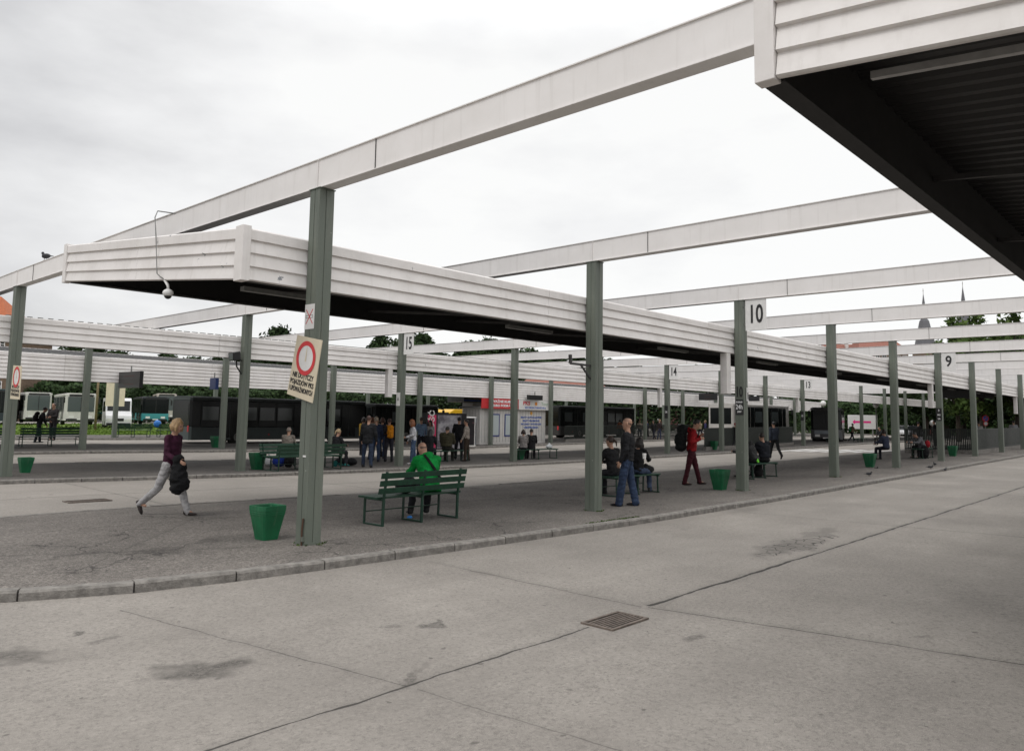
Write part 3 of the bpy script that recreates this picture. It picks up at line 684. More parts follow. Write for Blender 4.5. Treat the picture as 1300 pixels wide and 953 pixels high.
# ------------------------------------------------------------------ benches and bins
def bench(pos, rz, label, L=1.85, back=True, armframe=True, grp='green slatted benches'):
    """local: x along bench, backrest on -y side, seat towards +y"""
    t = thing('park_bench', label, 'bench', pos, rz, grp)
    m = MB(); ys = (-.12, -.0, .12, .24) 
    for y in ys: m.box((-L/2, y-.05, .43), (L/2, y+.05, .462), M_['bgreen'])
    m.build('seat', t, bevel=.004)
    if back:
        m = MB()
        for q, z in enumerate((.56, .68, .80)):
            yy = -.24-.03*q; m.obox((0, yy, z), (L/2, 0, 0), (0, .013, 0), (0, -.01, .045), M_['bgreen'])
        m.build('backrest', t, bevel=.004)
    for x in (-L/2+.12, 0, L/2-.12):
        f = MB(); s_ = M_['bsteel']
        if back: f.bar((x, -.205, .0), (x, -.215, .43), .035, .035, s_); f.bar((x, -.215, .43), (x, -.285, .86), .035, .03, s_)
        else: f.bar((x, -.16, .0), (x, -.14, .43), .03, .03, s_)
        f.bar((x, .27, .0), (x, .26, .43), .03, .03, s_); f.bar((x, -.2, .414), (x, .27, .414), .03, .028, s_); f.bar((x, -.2, .018), (x, .27, .018), .04, .03, s_)
        f.build('leg', t)
    f = MB(); f.bar((-L/2+.12, .265, .2), (L/2-.12, .265, .2), .02, .02, M_['bsteel']); f.build('stretcher', t)
    return t
pb = gp(521, 661); bz = pb.z
B1 = Vector((2.62, .92, T(2.6, .9)+PLAT)); bench(B1, R(0), 'green slatted bench with backrest where the man in the green hoodie sits')

def bin_(pos, label, s=1., rz=0.):
    t = thing('litter_bin', label, 'litter bin', pos, rz, 'green tapered litter bins')
    m = MB(); rings = [(.128, 0), (.131, .02), (.193, .36), (.197, .365), (.199, .39), (.203, .395), (.204, .425), (.208, .43), (.209, .50), (.2, .503), (.19, .49), (.178, .40)]
    vs = []; fs = []
    for r, z in rings:
        c = r*.12
        for a, b in ((-1,-1), (1,-1), (1,1), (-1,1)):
            if a*b > 0: vs += [((r-c)*a if False else a*r, b*(r-c), z), (a*(r-c), b*r, z)]
            else: vs += [(a*(r-c), b*r, z), (a*r, b*(r-c), z)]
    # order corners properly
    nv = 8; vs2 = []
    for q in range(len(rings)):
        r, z = rings[q]; c = r*.14
        vs2 += [(-r, -(r-c), z), (-(r-c), -r, z), (r-c, -r, z), (r, -(r-c), z), (r, r-c, z), (r-c, r, z), (-(r-c), r, z), (-r, r-c, z)]
    for q in range(len(rings)-1):
        for j in range(nv): fs.append((q*nv+j, q*nv+(j+1) % nv, (q+1)*nv+(j+1) % nv, (q+1)*nv+j))
    fs.append(tuple(range(nv-1, -1, -1)))
    vs2 = [(x*s, y*s, z*s*1.02) for x, y, z in vs2]
    m.add(vs2, fs, M_['bin']); m.build('bin_body', t)
    l_ = MB(); r = .17*s; zz = .42*s
    l_.add([(-r, -r, zz), (r, -r, zz), (r, r, zz), (-r, r, zz)], [(0,1,2,3)], M_['soil']); rn = random.Random(2)
    for _ in range(14): l_.ell((rn.uniform(-r, r)*.8, rn.uniform(-r, r)*.8, zz), .05*s, .04*s, rn.uniform(.01, .05)*s, M_['soil'], 6, 4)
    l_.build('litter', t); return t
def at_bin(px, py, label, s=1., rz=0., dz=PLAT):
    p = gp(px, py, dz); q = p+HF*.16*s; q.z = T(q.x, q.y)+dz; bin_(q, label, s, rz)
at_bin(334, 686, 'bright green tapered litter bin left of the nearest column', .9, R(4))
at_bin(324, 596, 'green litter bin beside the person in the beige coat, second platform', 1.05)
at_bin(28, 600, 'green litter bin half hidden behind the left edge column', .8)
at_bin(916, 622, 'green litter bin between the man in red and the bay 10 column', 1.0)
at_bin(1107, 593, 'dark green litter bin under the canopy between far columns', 1.0)
at_bin(272, 568, 'dark green litter bin on the third platform in front of the dark bus', 1.1)
at_bin(1212, 579, 'green litter bin at the foot of the stair railing right of bay 9', 1.0)
at_bin(660, 583, 'green litter bin behind the column left of the couple by the kiosk', .95)
at_bin(907, 571, 'green litter bin on the third platform behind the red jacket man', 1.1)

# ------------------------------------------------------------------ people
def lim(mb, p, q, r0, r1, m, n=10):
    p, q = Vector(p), Vector(q); d = (q-p); L = max(d.length, 1e-4); d.normalize()
    mb.tube([p-d*r0*.85, p-d*r0*.5, p, q, q+d*r1*.5, p+d*(L+r1*.85)], [r0*.45, r0*.84, r0, r1, r1*.84, r1*.45], m, n)
def loft(mb, rings, m, n=16):
    vs = []; fs = []
    for c, u, v in rings:
        c, u, v = Vector(c), Vector(u), Vector(v)
        vs += [c+u*math.cos(2*math.pi*j/n)+v*math.sin(2*math.pi*j/n) for j in range(n)]
    for i in range(len(rings)-1):
        for j in range(n): fs.append((i*n+j, i*n+(j+1) % n, (i+1)*n+(j+1) % n, (i+1)*n+j))
    fs.append(tuple(range(n-1, -1, -1))); fs.append(tuple((len(rings)-1)*n+j for j in range(n)))
    mb.add(vs, fs, m)
def solid(mb, name, parent, voxel, smooth=3, wr=0., wsc=14., mats=None, assign=None):
    o = mb.build(name); md = o.modifiers.new('r', 'REMESH'); md.mode = 'VOXEL'; md.voxel_size = voxel; md.use_smooth_shade = True
    if smooth: s = o.modifiers.new('s', 'SMOOTH'); s.iterations = smooth; s.factor = .5
    dg = bpy.context.evaluated_depsgraph_get(); me = bpy.data.meshes.new_from_object(o.evaluated_get(dg)); old = o.data
    bpy.data.objects.remove(o); bpy.data.meshes.remove(old)
    if wr > 0:
        me.update(); ns = [v.normal.copy() for v in me.vertices]; s0 = random.uniform(0, 50)
        for v, nn in zip(me.vertices, ns):
            c = v.co*wsc; a = noise.noise(Vector((c.x+s0, c.y, c.z*1.6)))+.5*noise.noise(Vector((c.x*2.2, c.y*2.2+s0, c.z*3)))
            v.co += nn*a*wr
    me.materials.clear()
    for m in (mats or mb.mats): me.materials.append(m)
    for p in me.polygons:
        p.use_smooth = True; p.material_index = assign(p.center) if assign else 0
    ob = bpy.data.objects.new(name, me); COL.objects.link(ob); ob.parent = parent; me.name = name; return ob
_cm = {}
def cloth(c, rough=.85):
    k = tuple(c)
    if k not in _cm:
        _cm[k] = mat('cloth', c, rough, .35, 9., bump=.4, bscale=90, spec=.25)
        # soft woven sheen only
    return _cm[k]
SKIN = (.44, .25, .17)
def skinm(c):
    k = ('s',)+tuple(c)
    if k not in _cm: _cm[k] = mat('skin', c, .55, .12, 12.)
    return _cm[k]
POSES = {
 'stand': dict(lean=2, legs=((4,3,.07), (-3,3,.07)), arms=((6,.2,18,.0), (2,.2,14,.0)), head=(0,0)),
 'stand2': dict(lean=4, legs=((10,8,.1), (-8,4,.1)), arms=((12,.14,60,.35), (4,.14,20,.0)), head=(8,0)),
 'walk': dict(lean=5, legs=((22,6,.02), (-20,22,.02)), arms=((-16,.14,20,.0), (22,.14,40,.1)), head=(4,0), toe=35),
 'sit': dict(sit=True, lean=8, legs=((84,82,.12), (84,84,.12)), arms=((32,.12,50,.3), (30,.12,52,.3)), head=(12,0)),
 'sitlean': dict(sit=True, lean=26, legs=((84,78,.18), (84,86,.18)), arms=((44,.12,48,.3), (42,.12,52,.3)), head=(30,0)),
 'sitside': dict(sit=True, lean=14, legs=((84,92,.08), (86,70,.08)), arms=((30,.14,56,.35), (40,.12,50,.2)), head=(16,0)),
}
def person(label, pos, th, h=1.74, pose='stand', top=(.03,.03,.03), bot=(.03,.04,.07), hair=(.03,.02,.015), style='short', shoes=(.02,.02,.02), skin=SKIN, det=1, fem=False, coat=0., hood=False, over=None, seat=.46, extra=None, short_sl=False, grp=None, group=None):
    P = dict(POSES[pose]); P.update(over or {})
    s = h/1.75; vec = HR*math.cos(R(th))+HF*math.sin(R(th)); rz = math.atan2(vec.y, vec.x)-math.pi/2
    t = thing('person', label, 'person', pos, rz, group)
    vx = (.009, .014, .022)[2-det] if det < 3 else .009
    vx = {2: .009, 1: .014, 0: .022}[det]
    hipz = seat+.09 if P.get('sit') else .93*s
    lean = R(P['lean']); up = Vector((0, math.sin(lean), math.cos(lean))); fw = Vector((0, math.cos(lean), -math.sin(lean))); rt = Vector((1, 0, 0))
    legs = []; shw = (.165 if fem else .19)*s; hw = .085*s
    for i, sd in enumerate((-1, 1)):
        tp, kb, sp = P['legs'][i]; tp = R(tp); kb = R(kb); hip = Vector((sd*hw, 0, hipz))
        k = hip+Vector((sd*sp, math.sin(tp), -math.cos(tp))).normalized()*.435*s
        a = k+Vector((sd*sp*.3, math.sin(tp-kb), -math.cos(tp-kb))).normalized()*.42*s
        legs.append([hip, k, a])
    low = min(l_[2].z for l_ in legs)-.075*s
    if not P.get('sit'):
        for l_ in legs:
            for v in l_: v.z -= low
        hipz -= low
    pel = Vector((0, 0, hipz)); neck = pel+up*.53*s; sh = pel+up*.49*s
    arms = []
    for i, sd in enumerate((-1, 1)):
        ap, ab, eb, inw = P['arms'][i]; ap = R(ap); eb = R(eb)
        S0 = sh+rt*sd*shw
        E0 = S0+Vector((sd*ab, math.sin(ap), -math.cos(ap))).normalized()*.29*s
        W0 = E0+Vector((sd*ab*.4-sd*inw, math.sin(ap+eb), -math.cos(ap+eb))).normalized()*.25*s
        arms.append([S0, E0, W0])
    hp, hy = P['head']; hl = lean*.4+R(hp); hup = Vector((math.sin(R(P.get('tilt', 0))), math.sin(hl), math.cos(hl))).normalized(); hyr = Matrix.Rotation(R(hy), 3, hup)
    hf = hyr@Vector((0, math.cos(hl), -math.sin(hl))).normalized(); hs = hf.cross(hup).normalized()
    hc = neck+hup*.182*s+hf*.02*s
    sk = skinm(skin)
    # --- body (one continuous surface)
    b = MB()
    q = 1. if not fem else .92
    loft(b, [(pel-up*.06*s, rt*.10*s, fw*.07*s), (pel-up*.02*s, rt*.15*s, fw*.1*s), (pel+up*.06*s, rt*.15*s, fw*.105*s), (pel+up*.17*s, rt*.13*s*q, fw*.09*s), (pel+up*.32*s, rt*.155*s*q, fw*.105*s), (pel+up*.43*s, rt*.165*s*q, fw*.095*s), (pel+up*.5*s, rt*.11*s, fw*.07*s), (pel+up*.53*s, rt*.06*s, fw*.055*s)], sk)
    lim(b, neck-up*.03*s, hc-hup*.04*s, .058*s, .052*s, sk)
    loft(b, [(hc-hup*.125*s+hf*.03*s, hs*.025*s, hf*.03*s), (hc-hup*.1*s+hf*.022*s, hs*.045*s, hf*.06*s), (hc-hup*.05*s+hf*.008*s, hs*.062*s, hf*.085*s), (hc, hs*.073*s, hf*.094*s), (hc+hup*.05*s-hf*.004*s, hs*.075*s, hf*.096*s), (hc+hup*.09*s-hf*.008*s, hs*.06*s, hf*.078*s), (hc+hup*.112*s-hf*.01*s, hs*.03*s, hf*.04*s)], sk)
    nb = hc+hf*.095*s; loft(b, [(nb+hup*.02*s-hf*.012*s, hs*.008*s, hf*.008*s), (nb-hup*.012*s+hf*.004*s, hs*.013*s, hf*.014*s), (nb-hup*.026*s-hf*.004*s, hs*.014*s, hf*.012*s)], sk, 8)
    if det:
        for sd in (-1, 1): lim(b, hc+hs*sd*.074*s+hup*.018*s-hf*.01*s, hc+hs*sd*.076*s-hup*.022*s-hf*.005*s, .014*s, .01*s, sk, 6)
    for (A, E, W) in arms:
        lim(b, A, E, .045*s, .036*s, sk); lim(b, E, W, .036*s, .025*s, sk)
        d = (W-E).normalized(); sx_ = rt if abs(d.x) < .9 else fw; side = d.cross(sx_).normalized(); wid = side.cross(d).normalized()
        # palm: broad in 'side' plane
        pc = W+d*.05*s; loft(b, [(W, side*.024*s, wid*.018*s), (W+d*.03*s, side*.034*s, wid*.016*s), (W+d*.085*s, side*.038*s, wid*.013*s), (W+d*.09*s, side*.03*s, wid*.01*s)], sk, 10)
        if det:
            inn = -wid if (A.x > 0) == (wid.x > 0) else wid
            for fi in range(4):
                o = W+d*.085*s+side*(-.028+.0187*fi)*s; L = (.06, .075, .08, .066)[fi]*s; c1 = o+(d*.93+inn*.3).normalized()*L*.5; c2 = c1+(d*.6+inn*.8).normalized()*L*.5
                lim(b, o, c1, .0095*s, .009*s, sk, 6); lim(b, c1, c2, .009*s, .008*s, sk, 6)
            o = W+d*.03*s-side*.03*s; c1 = o+(d*.6-side*.7+inn*.3).normalized()*.035*s; c2 = c1+(d*.9-side*.15+inn*.4).normalized()*.03*s
            lim(b, o, c1, .012*s, .01*s, sk, 6); lim(b, c1, c2, .01*s, .009*s, sk, 6)
    for (Hp, K, A) in legs:
        lim(b, Hp, K, .075*s, .05*s, sk); lim(b, K, A, .048*s, .033*s, sk); lim(b, A, A+Vector((0, .1*s, -.04*s)), .034*s, .025*s, sk)
    lipm = cloth((.3, .11, .09)); 
    mouth = hc+hf*.09*s-hup*.062*s
    solid(b, 'body', t, vx, 2 if det else 2, mats=[sk, lipm], assign=(lambda c: 1 if (c-mouth).length < .026*s and abs((c-mouth).dot(hup)) < .008*s else 0) if det == 2 else None)
    if det:
        e = MB()
        for sd in (-1, 1): e.ell(hc+hf*.087*s+hs*sd*.031*s+hup*.012*s, .0125*s, .0125*s, .009*s, M_['txt'], 8, 6)
        e.build('eyes', t, smooth=True)
    # --- trousers
    tm = cloth(bot); b = MB(); fat = .022*s
    loft(b, [(pel-up*.075*s, rt*.10*s, fw*.075*s), (pel-up*.03*s, rt*.165*s, fw*.118*s), (pel+up*.05*s, rt*.163*s, fw*.118*s), (pel+up*.12*s, rt*.145*s, fw*.105*s)], tm)
    wide = P.get('wide', 0.)
    for (Hp, K, A) in legs:
        lim(b, Hp, K, .075*s+fat, .05*s+fat+wide*.4, tm, 12); lim(b, K, A-(K-A).normalized()*.022, .05*s+fat*.9+wide*.4, .036*s+fat+wide, tm, 12)
    solid(b, 'trousers', t, vx*1.1, 2, .012 if det else .0, 11)
    # --- top
    cm = cloth(top); b = MB(); tf = .02*s+coat
    lowz = -.02 if coat < .02 else -.12
    rings = [(pel+up*(lowz-.0)*s, rt*(.165*s+coat), fw*(.118*s+coat)), (pel+up*.06*s, rt*(.165*s+coat), fw*(.122*s+coat)), (pel+up*.17*s, rt*(.145*s*q+tf), fw*(.1*s+tf*.8)), (pel+up*.32*s, rt*(.16*s*q+tf), fw*(.112*s+tf)), (pel+up*.43*s, rt*(.168*s*q+tf), fw*(.1*s+tf)), (pel+up*.495*s, rt*(.12*s+tf*.5), fw*(.075*s+tf*.5)), (pel+up*.53*s, rt*.065*s, fw*.062*s)]
    if P.get('sit') and coat > .02: rings = rings[1:]
    loft(b, rings, cm)
    for (A, E, W) in arms:
        lim(b, sh+(A-sh)*.5, A, .06*s+coat, .058*s+coat*.7, cm, 12)
        if short_sl: lim(b, A, A+(E-A)*.55, .056*s, .055*s, cm, 12)
        else: lim(b, A, E, .052*s+coat*.9+.006, .046*s+coat*.7+.006, cm, 12); lim(b, E, W-(W-E)*.04, .046*s+coat*.7+.006, .034*s+coat*.4+.006, cm, 12)
    if hood:
        hb = neck+up*.01*s; 
        for a in range(0, 360, 30):
            a1, a2 = R(a), R(a+30); f_ = lambda z: hb+rt*math.cos(z)*.085*s+fw*(math.sin(z)*.085*s-.035*s)-up*(math.sin(z)*.02*s)
            lim(b, f_(a1), f_(a2), .032*s, .032*s, cm, 8)
        b.ell(neck-fw*.11*s-up*.03*s, .09*s, .05*s, .08*s, cm)
    solid(b, P.get('topname', 'jacket'), t, vx*1.1, 2, .015 if det else .0, 9)
    # --- shoes
    for i, (Hp, K, A) in enumerate(legs):
        sm = cloth(shoes, .5); b = MB(); sh_d = (A-K).normalized(); tip = Vector((0, 1, 0)); toe = R(P.get('toe', 0)) if (i == 1 and P.get('toe')) else 0
        if toe: tip = Vector((0, math.cos(toe*1.3), -math.sin(toe*1.3)))
        u_ = Vector((0, -tip.z, tip.y)) if toe else Vector((0, 0, 1)); heel = A-u_*.035*s-tip*.03*s
        loft(b, [(heel-tip*.045*s, rt*.02*s, u_*.02*s), (heel-tip*.03*s, rt*.034*s, u_*.035*s), (heel+tip*.04*s, rt*.038*s, u_*.042*s), (heel+tip*.12*s-u_*.01*s, rt*.046*s, u_*.03*s), (heel+tip*.18*s-u_*.015*s, rt*.042*s, u_*.022*s), (heel+tip*.215*s-u_*.018*s, rt*.02*s, u_*.012*s)], sm, 12)
        lim(b, heel+u_*.02*s, heel+u_*.05*s, .042*s, .04*s, sm)
        solid(b, 'shoe', t, vx, 1)
    # --- hair
    if style != 'none':
        hm = mat_hair(hair); b = MB()
        th_ = {'short': .010, 'shaved': .0015, 'long': .018, 'bob': .018, 'tail': .012, 'cap': .012, 'hoodup': .02}[style]*s
        c0 = hc+hup*.028*s-hf*(.018 if style != 'shaved' else .004)*s
        loft(b, [(c0-hup*.06*s-hf*.02*s, hs*(.05*s+th_), hf*(.058*s+th_)), (c0-hup*.03*s-hf*.012*s, hs*(.070*s+th_), hf*(.076*s+th_)), (c0+hup*.0*s, hs*(.074*s+th_), hf*(.088*s+th_)), (c0+hup*.045*s, hs*(.068*s+th_), hf*(.088*s+th_)), (c0+hup*(.075*s+th_), hs*.045*s, hf*.06*s), (c0+hup*(.09*s+th_), hs*.02*s, hf*.03*s)], hm)
        if style in ('long', 'bob'):
            dn = -.16 if style == 'long' else -.09
            for j in range(11 if det else 7):
                a = R(-25+230*j/(10 if det else 6)-0); off = hs*math.cos(a)*.075*s-hf*(math.sin(a)*.085*s)
                st_ = c0+off*.95; en = hc+Vector((0, 0, dn*s*random.uniform(.85, 1.15)))+off*1.25+hf*(-.01)
                lim(b, st_, (st_+en)/2+off*.18, .028*s, .03*s, hm, 6); lim(b, (st_+en)/2+off*.18, en, .03*s, .016*s, hm, 6)
        if style == 'tail': lim(b, c0-hf*.09*s, c0-hf*.15*s-hup*.06*s, .03*s, .03*s, hm, 8); lim(b, c0-hf*.15*s-hup*.06*s, c0-hf*.15*s-hup*.16*s, .028*s, .012*s, hm, 8)
        if style == 'cap': loft(b, [(hc+hf*.07*s+hup*.05*s, hs*.06*s, hf*.05*s), (hc+hf*.085*s+hup*.06*s, hs*.055*s, hf*.06*s)], hm)
        if style == 'hoodup': lim(b, c0-hf*.03*s, neck-fw*.04*s, .095*s, .11*s, hm, 12)
        solid(b, 'hood' if style == 'hoodup' else ('cap' if style == 'cap' else 'hair'), t, vx*.9 if style != 'shaved' else vx*.8, 2, .006 if style in ('long', 'bob', 'short') else 0, 30)
    if extra: extra(t, dict(pel=pel, neck=neck, sh=sh, arms=arms, legs=legs, up=up, fw=fw, s=s, hc=hc, vx=vx, hf=hf, hup=hup))
    return t
def mat_hair(c):
    k = ('h',)+tuple(c)
    if k not in _cm: _cm[k] = mat('hair', c, .5, .5, 30., streak=True, bump=.5, bscale=80)
    return _cm[k]
def lump(name, t, pts, m, vx=.012, wr=.01):
    b = MB()
    for c, r in pts: b.ell(c, *r, m)
    return solid(b, name, t, vx, 2, wr, 10)
def top_thing(name, label, cat, pos, pts, m, vx=.012, wr=.01, rz=0., grp=None):
    b = MB()
    for c, r in pts: b.ell(c, *r, m)
    o = solid(b, name, None, vx, 2, wr, 10); o.location = pos; o.rotation_euler = (0, 0, rz); tag(o, label, cat, grp); return o

# -- walking woman
wp = (gp(190, 652)+gp(236, 655))/2; wp.z = T(wp.x, wp.y)+PLAT
WX = person('blonde woman in a purple top and pale trousers walking right with a dark coat', wp, -12, 1.66, 'walk', top=(.055, .012, .032), bot=(.42, .41, .41), hair=(.42, .27, .13), style='bob', shoes=(.04, .03, .028), det=2, fem=True,
       over=dict(lean=3, legs=((24,4,.02), (-22,28,.02)), arms=((-8,.12,22,.0), (6,.10,60,.0)), head=(14,0), toe=48, topname='top'))
vec = HR*math.cos(R(-12))+HF*math.sin(R(-12)); side = Vector((vec.y, -vec.x, 0))
cb = wp+vec*.26+side*.16; m = cloth((.012, .012, .013), .95)
top_thing('held_coat', 'black coat hanging folded over the walking woman\'s arm', 'coat', (cb.x, cb.y, cb.z), [((0,0,.92), (.09,.1,.1)), ((.0,.02,.80), (.12,.13,.12)), ((.02,0,.66), (.14,.15,.15)), ((.05,.02,.53), (.15,.14,.13)), ((0,-.02,.46), (.10,.12,.10)), ((.09,0,.60), (.08,.1,.14)), ((-.06,.03,.62), (.09,.1,.16))], m, .012, .022, math.atan2(vec.y, vec.x))

# -- man in green hoodie on the bench
def strap(t, J):
    b = MB(); s = J['s']; up, fw = J['up'], J['fw']
    a = J['sh']+Vector((-.09, 0, 0))*s-fw*.135*s+up*.01; c = J['pel']+Vector((.14, 0, 0))-fw*.15*s+up*.08
    b.bar(a+up*.03, (a+c)/2-fw*.03, .045, .012, cloth((.012, .012, .013)), up=fw); b.bar((a+c)/2-fw*.03, c, .045, .012, cloth((.012, .012, .013)), up=fw); b.build('strap', t)
gpz = T(2.75, 1.15)+PLAT
person('seated man in a bright green hoodie with shaved head, seen from behind', (B1.x+.42, B1.y+.06, B1.z), 118, 1.72, 'sitlean', top=(.004, .26, .045), bot=(.02, .02, .024), hair=(.2, .12, .085), style='shaved', shoes=(.03, .03, .03), det=2, hood=True, coat=.02, extra=strap,
       over=dict(lean=24, head=(24, 10), tilt=-10, arms=((36,.16,50,.25), (34,.16,55,.25)), legs=((82,66,.12), (84,70,.12))))
B = Vector((B1.x+.0, B1.y+.12, B1.z+.465))
top_thing('shoulder_bag', 'black shoulder bag on the bench beside the man in green', 'bag', (B1.x-.16, B1.y+.04, B1.z+.46), [((0,0,.12), (.2,.12,.12)), ((.08,0,.16), (.14,.12,.12))], m, .014, .012)
top_thing('drink_can', 'small blue can lying under the green bench', 'litter', gp(520, 659)+Vector((0,0,.02)), [((0,0,.015), (.06,.035,.03))], mat('blue_can', (.02, .2, .6), .3), .01, 0)

# -- bench group behind the second column
def bench_at(px, py, label, rz=0., L=1.85, back=False, **k):
    p = gp(px, py); return p, bench(p, rz, label, L, back, **k)
b2 = gp(812, 628); b2c = Vector((b2.x, b2.y+.2, b2.z)); bench(b2c, 0, 'backless green bench behind the man in jeans', 2.0, False)
def bag_on(px, py, dz, label, pts, c, name='bag', rz=0., **k):
    p = gp(px, py, PLAT+dz); return top_thing(name, label, 'bag', p, pts, cloth(c), .014, .01, rz, **k)
person('shaven-headed man in black jacket and blue jeans standing in profile with a cup', gp(796, 642), 160, 1.80, 'stand', top=(.014, .014, .016), bot=(.035, .055, .105), hair=(.22, .13, .09), style='shaved', shoes=(.02, .018, .018), det=2, coat=.016,
       over=dict(wide=.02, legs=((10,2,.05), (-8,4,.07)), lean=-2, arms=((0,.16,24,.05), (-6,.2,46,.0)), head=(0,4)),
       extra=lambda t, J: None)
p = gp(796, 642)
cp = on_d(818, 579, math.hypot(p.x-CAM.x, p.y-CAM.y)-.05); m_ = MB(); m_.tube([(0,0,-.05), (0,0,.06)], [.032, .042], M_['signw'], 12); tag(m_.build('paper_cup', origin=None), 'white paper cup held by the man in jeans', 'cup').location = cp
person('seated man in a black leather jacket behind the second column', (b2c.x-.75, b2c.y+.02, b2c.z), 130, 1.76, 'sit', top=(.014, .014, .015), bot=(.03, .03, .035), hair=(.05, .03, .02), style='tail', det=2, coat=.012, over=dict(head=(6, 10)))
person('seated woman with dark hair in black on the backless bench', (b2c.x+.22, b2c.y+.02, b2c.z), 60, 1.68, 'sitlean', top=(.01, .01, .011), bot=(.05, .07, .12), hair=(.018, .012, .01), style='long', det=2, fem=True, coat=.01, over=dict(head=(10, 60), lean=12))
top_thing('black_bag', 'black bag lying on the right end of the backless bench', 'bag', (b2c.x+.68, b2c.y+.0, b2c.z+.46), [((0,0,.1), (.2,.14,.1)), ((-.1,0,.15), (.1,.08,.1))], cloth((.014,.014,.015)), .014, .012)

# -- man in red with backpack
def backpack(col, sz=1., dn=0.):
    def f(t, J):
        s = J['s']; up, fw = J['up'], J['fw']; c = J['pel']+up*(.28-dn)*s-fw*(.12+.14*sz)*s; m2 = cloth(col); b = MB()
        b.ell(c, .17*sz, .13*sz, .30*sz, m2); b.ell(c+up*.2*sz, .16*sz, .14*sz, .14*sz, m2); b.ell(c-up*.2*sz, .16*sz, .14*sz, .12*sz, m2); b.ell(c-fw*.09*sz-up*.06, .12*sz, .08*sz, .16*sz, m2)
        solid(b, 'backpack', t, .014, 2, .014, 9)
        w = MB()
        for sd in (-1, 1):
            A = J['sh']+Vector((sd*.1*s, 0, 0)); w.bar(A-fw*.12*s+up*.03, A+fw*.02*s+up*.07*s, .05, .015, m2, up=fw); w.bar(A+fw*.02*s+up*.07*s, A+fw*.14*s-up*.1*s, .05, .015, m2, up=up); w.bar(A+fw*.14*s-up*.1*s, A+Vector((sd*.06, 0, 0))-up*.3*s, .04, .015, m2, up=up)
        w.build('shoulder_strap', t)
    return f
person('man in a red jacket and maroon trousers carrying a large black backpack', gp(878, 615), -8, 1.84, 'stand2', top=(.32, .012, .016), bot=(.06, .010, .016), hair=(.015, .012, .01), style='short', shoes=(.03, .018, .014), det=2, coat=.012, hood=True, extra=backpack((.012, .013, .013), 1.15),
       over=dict(lean=5, legs=((16,2,.12), (-12,2,.1)), arms=((4,.2,128,.5), (-12,.22,122,.45)), head=(24,0)))

# -- pair at bay 10 bench
b3 = gp(975, 607); b3c = Vector((b3.x, b3.y+.25, b3.z)); bench(b3c, 0, 'backless green bench right of the bay 10 column', 1.9, False)
person('seated person in dark clothes leaning forward right of the bay 10 column', (b3c.x-.35, b3c.y, b3c.z), 130, 1.74, 'sitlean', top=(.02,.02,.02), bot=(.015,.015,.016), hair=(.03,.02,.015), style='short', det=1, coat=.015, hood=True)
person('seated person with large dark padded jacket next to the bay 10 column', (b3c.x+.35, b3c.y, b3c.z), 110, 1.76, 'sit', top=(.018,.02,.026), bot=(.015,.015,.016), hair=(.03,.02,.015), style='short', det=1, coat=.03)
bag_on(963, 606, 0, 'black rucksack on the ground under the bench right of the bay 10 column', [((0,0,.18), (.16,.14,.2)), ((0,0,.3), (.12,.12,.12))], (.012,.012,.012), 'rucksack')
tt_ = top_thing('scarf', 'neon green and orange scarf on the bay 10 bench', 'scarf', (b3c.x-.55, b3c.y-.18, b3c.z+.5), [((0,0,.05), (.05,.03,.06)), ((.04,0,.02), (.04,.03,.03))], mat('neon_green', (.2, .8, .05), .6), .01, 0)
person('man in a dark cap and blue-grey jacket walking behind the bay 10 bench', gp(984, 582), 100, 1.78, 'walk', top=(.05,.06,.085), bot=(.02,.02,.022), hair=(.02,.02,.022), style='cap', det=1, coat=.012)
person('person in black with a red cap behind the bay 10 column', gp(933, 569), 30, 1.74, 'walk', top=(.02,.018,.02), bot=(.02,.02,.022), hair=(.35,.02,.03), style='cap', det=1, coat=.01)

# -- second platform
pd = gp(395, 597)
for q, (yy, rz_, lab) in enumerate(((.26, math.pi, 'green slatted bench on the second platform facing the far lane'), (-.26, 0, 'green slatted bench back to back with another on the second platform'))):
    bench((pd.x, pd.y+.5+(.26 if q == 0 else -.26), pd.z), math.pi*(1-q), lab, 2.6, True)
pbx = Vector((pd.x, pd.y+.5, pd.z))
def seat_px(px, base, yy, dz=0): 
    p = gp(px, base); return Vector((p.x, p.y, p.z))
person('seated person in a beige raincoat with grey hair, second platform', gp(360, 593)+Vector((.2,.15,0)), 90, 1.72, 'sit', top=(.30,.26,.22), bot=(.03,.03,.035), hair=(.33,.27,.23), style='short', det=1, fem=True, coat=.02)
person('seated blonde person in black right of the nearest column, second platform', gp(424, 593)+Vector((.1,.1,0)), 60, 1.70, 'sit', top=(.02,.02,.022), bot=(.03,.03,.035), hair=(.5,.36,.2), style='tail', shoes=(.02,.2,.18), det=1, fem=True, coat=.01)
def bagp(px, py, label, pts, c, name='bag', plastic=False, grp=None):
    p = gp(px, py); top_thing(name, label, 'bag', p, pts, cloth(c) if not plastic else mat('plastic_bag', c, .4, .15, 9.), .014, .014, math.atan2(HR.y, HR.x), grp)
bagp(341, 591, 'white plastic carrier bag on the second platform', [((0,0,.16), (.14,.1,.17)), ((0,0,.3), (.05,.04,.12))], (.6,.6,.6), 'carrier_bag', True)
bagp(354, 592, 'bright blue holdall beside the white carrier bag', [((0,0,.18), (.24,.18,.19)), ((.1,0,.22), (.18,.16,.15))], (.015,.04,.28), 'holdall')
bagp(366, 593, 'black bag at the feet of the person in beige', [((0,0,.2), (.16,.16,.22))], (.012,.012,.013))
bagp(439, 591, 'long black holdall lying on the second platform', [((0,0,.14), (.42,.17,.14)), ((.2,0,.15), (.22,.16,.14)), ((-.22,0,.15), (.2,.16,.13))], (.012,.012,.014), 'holdall')
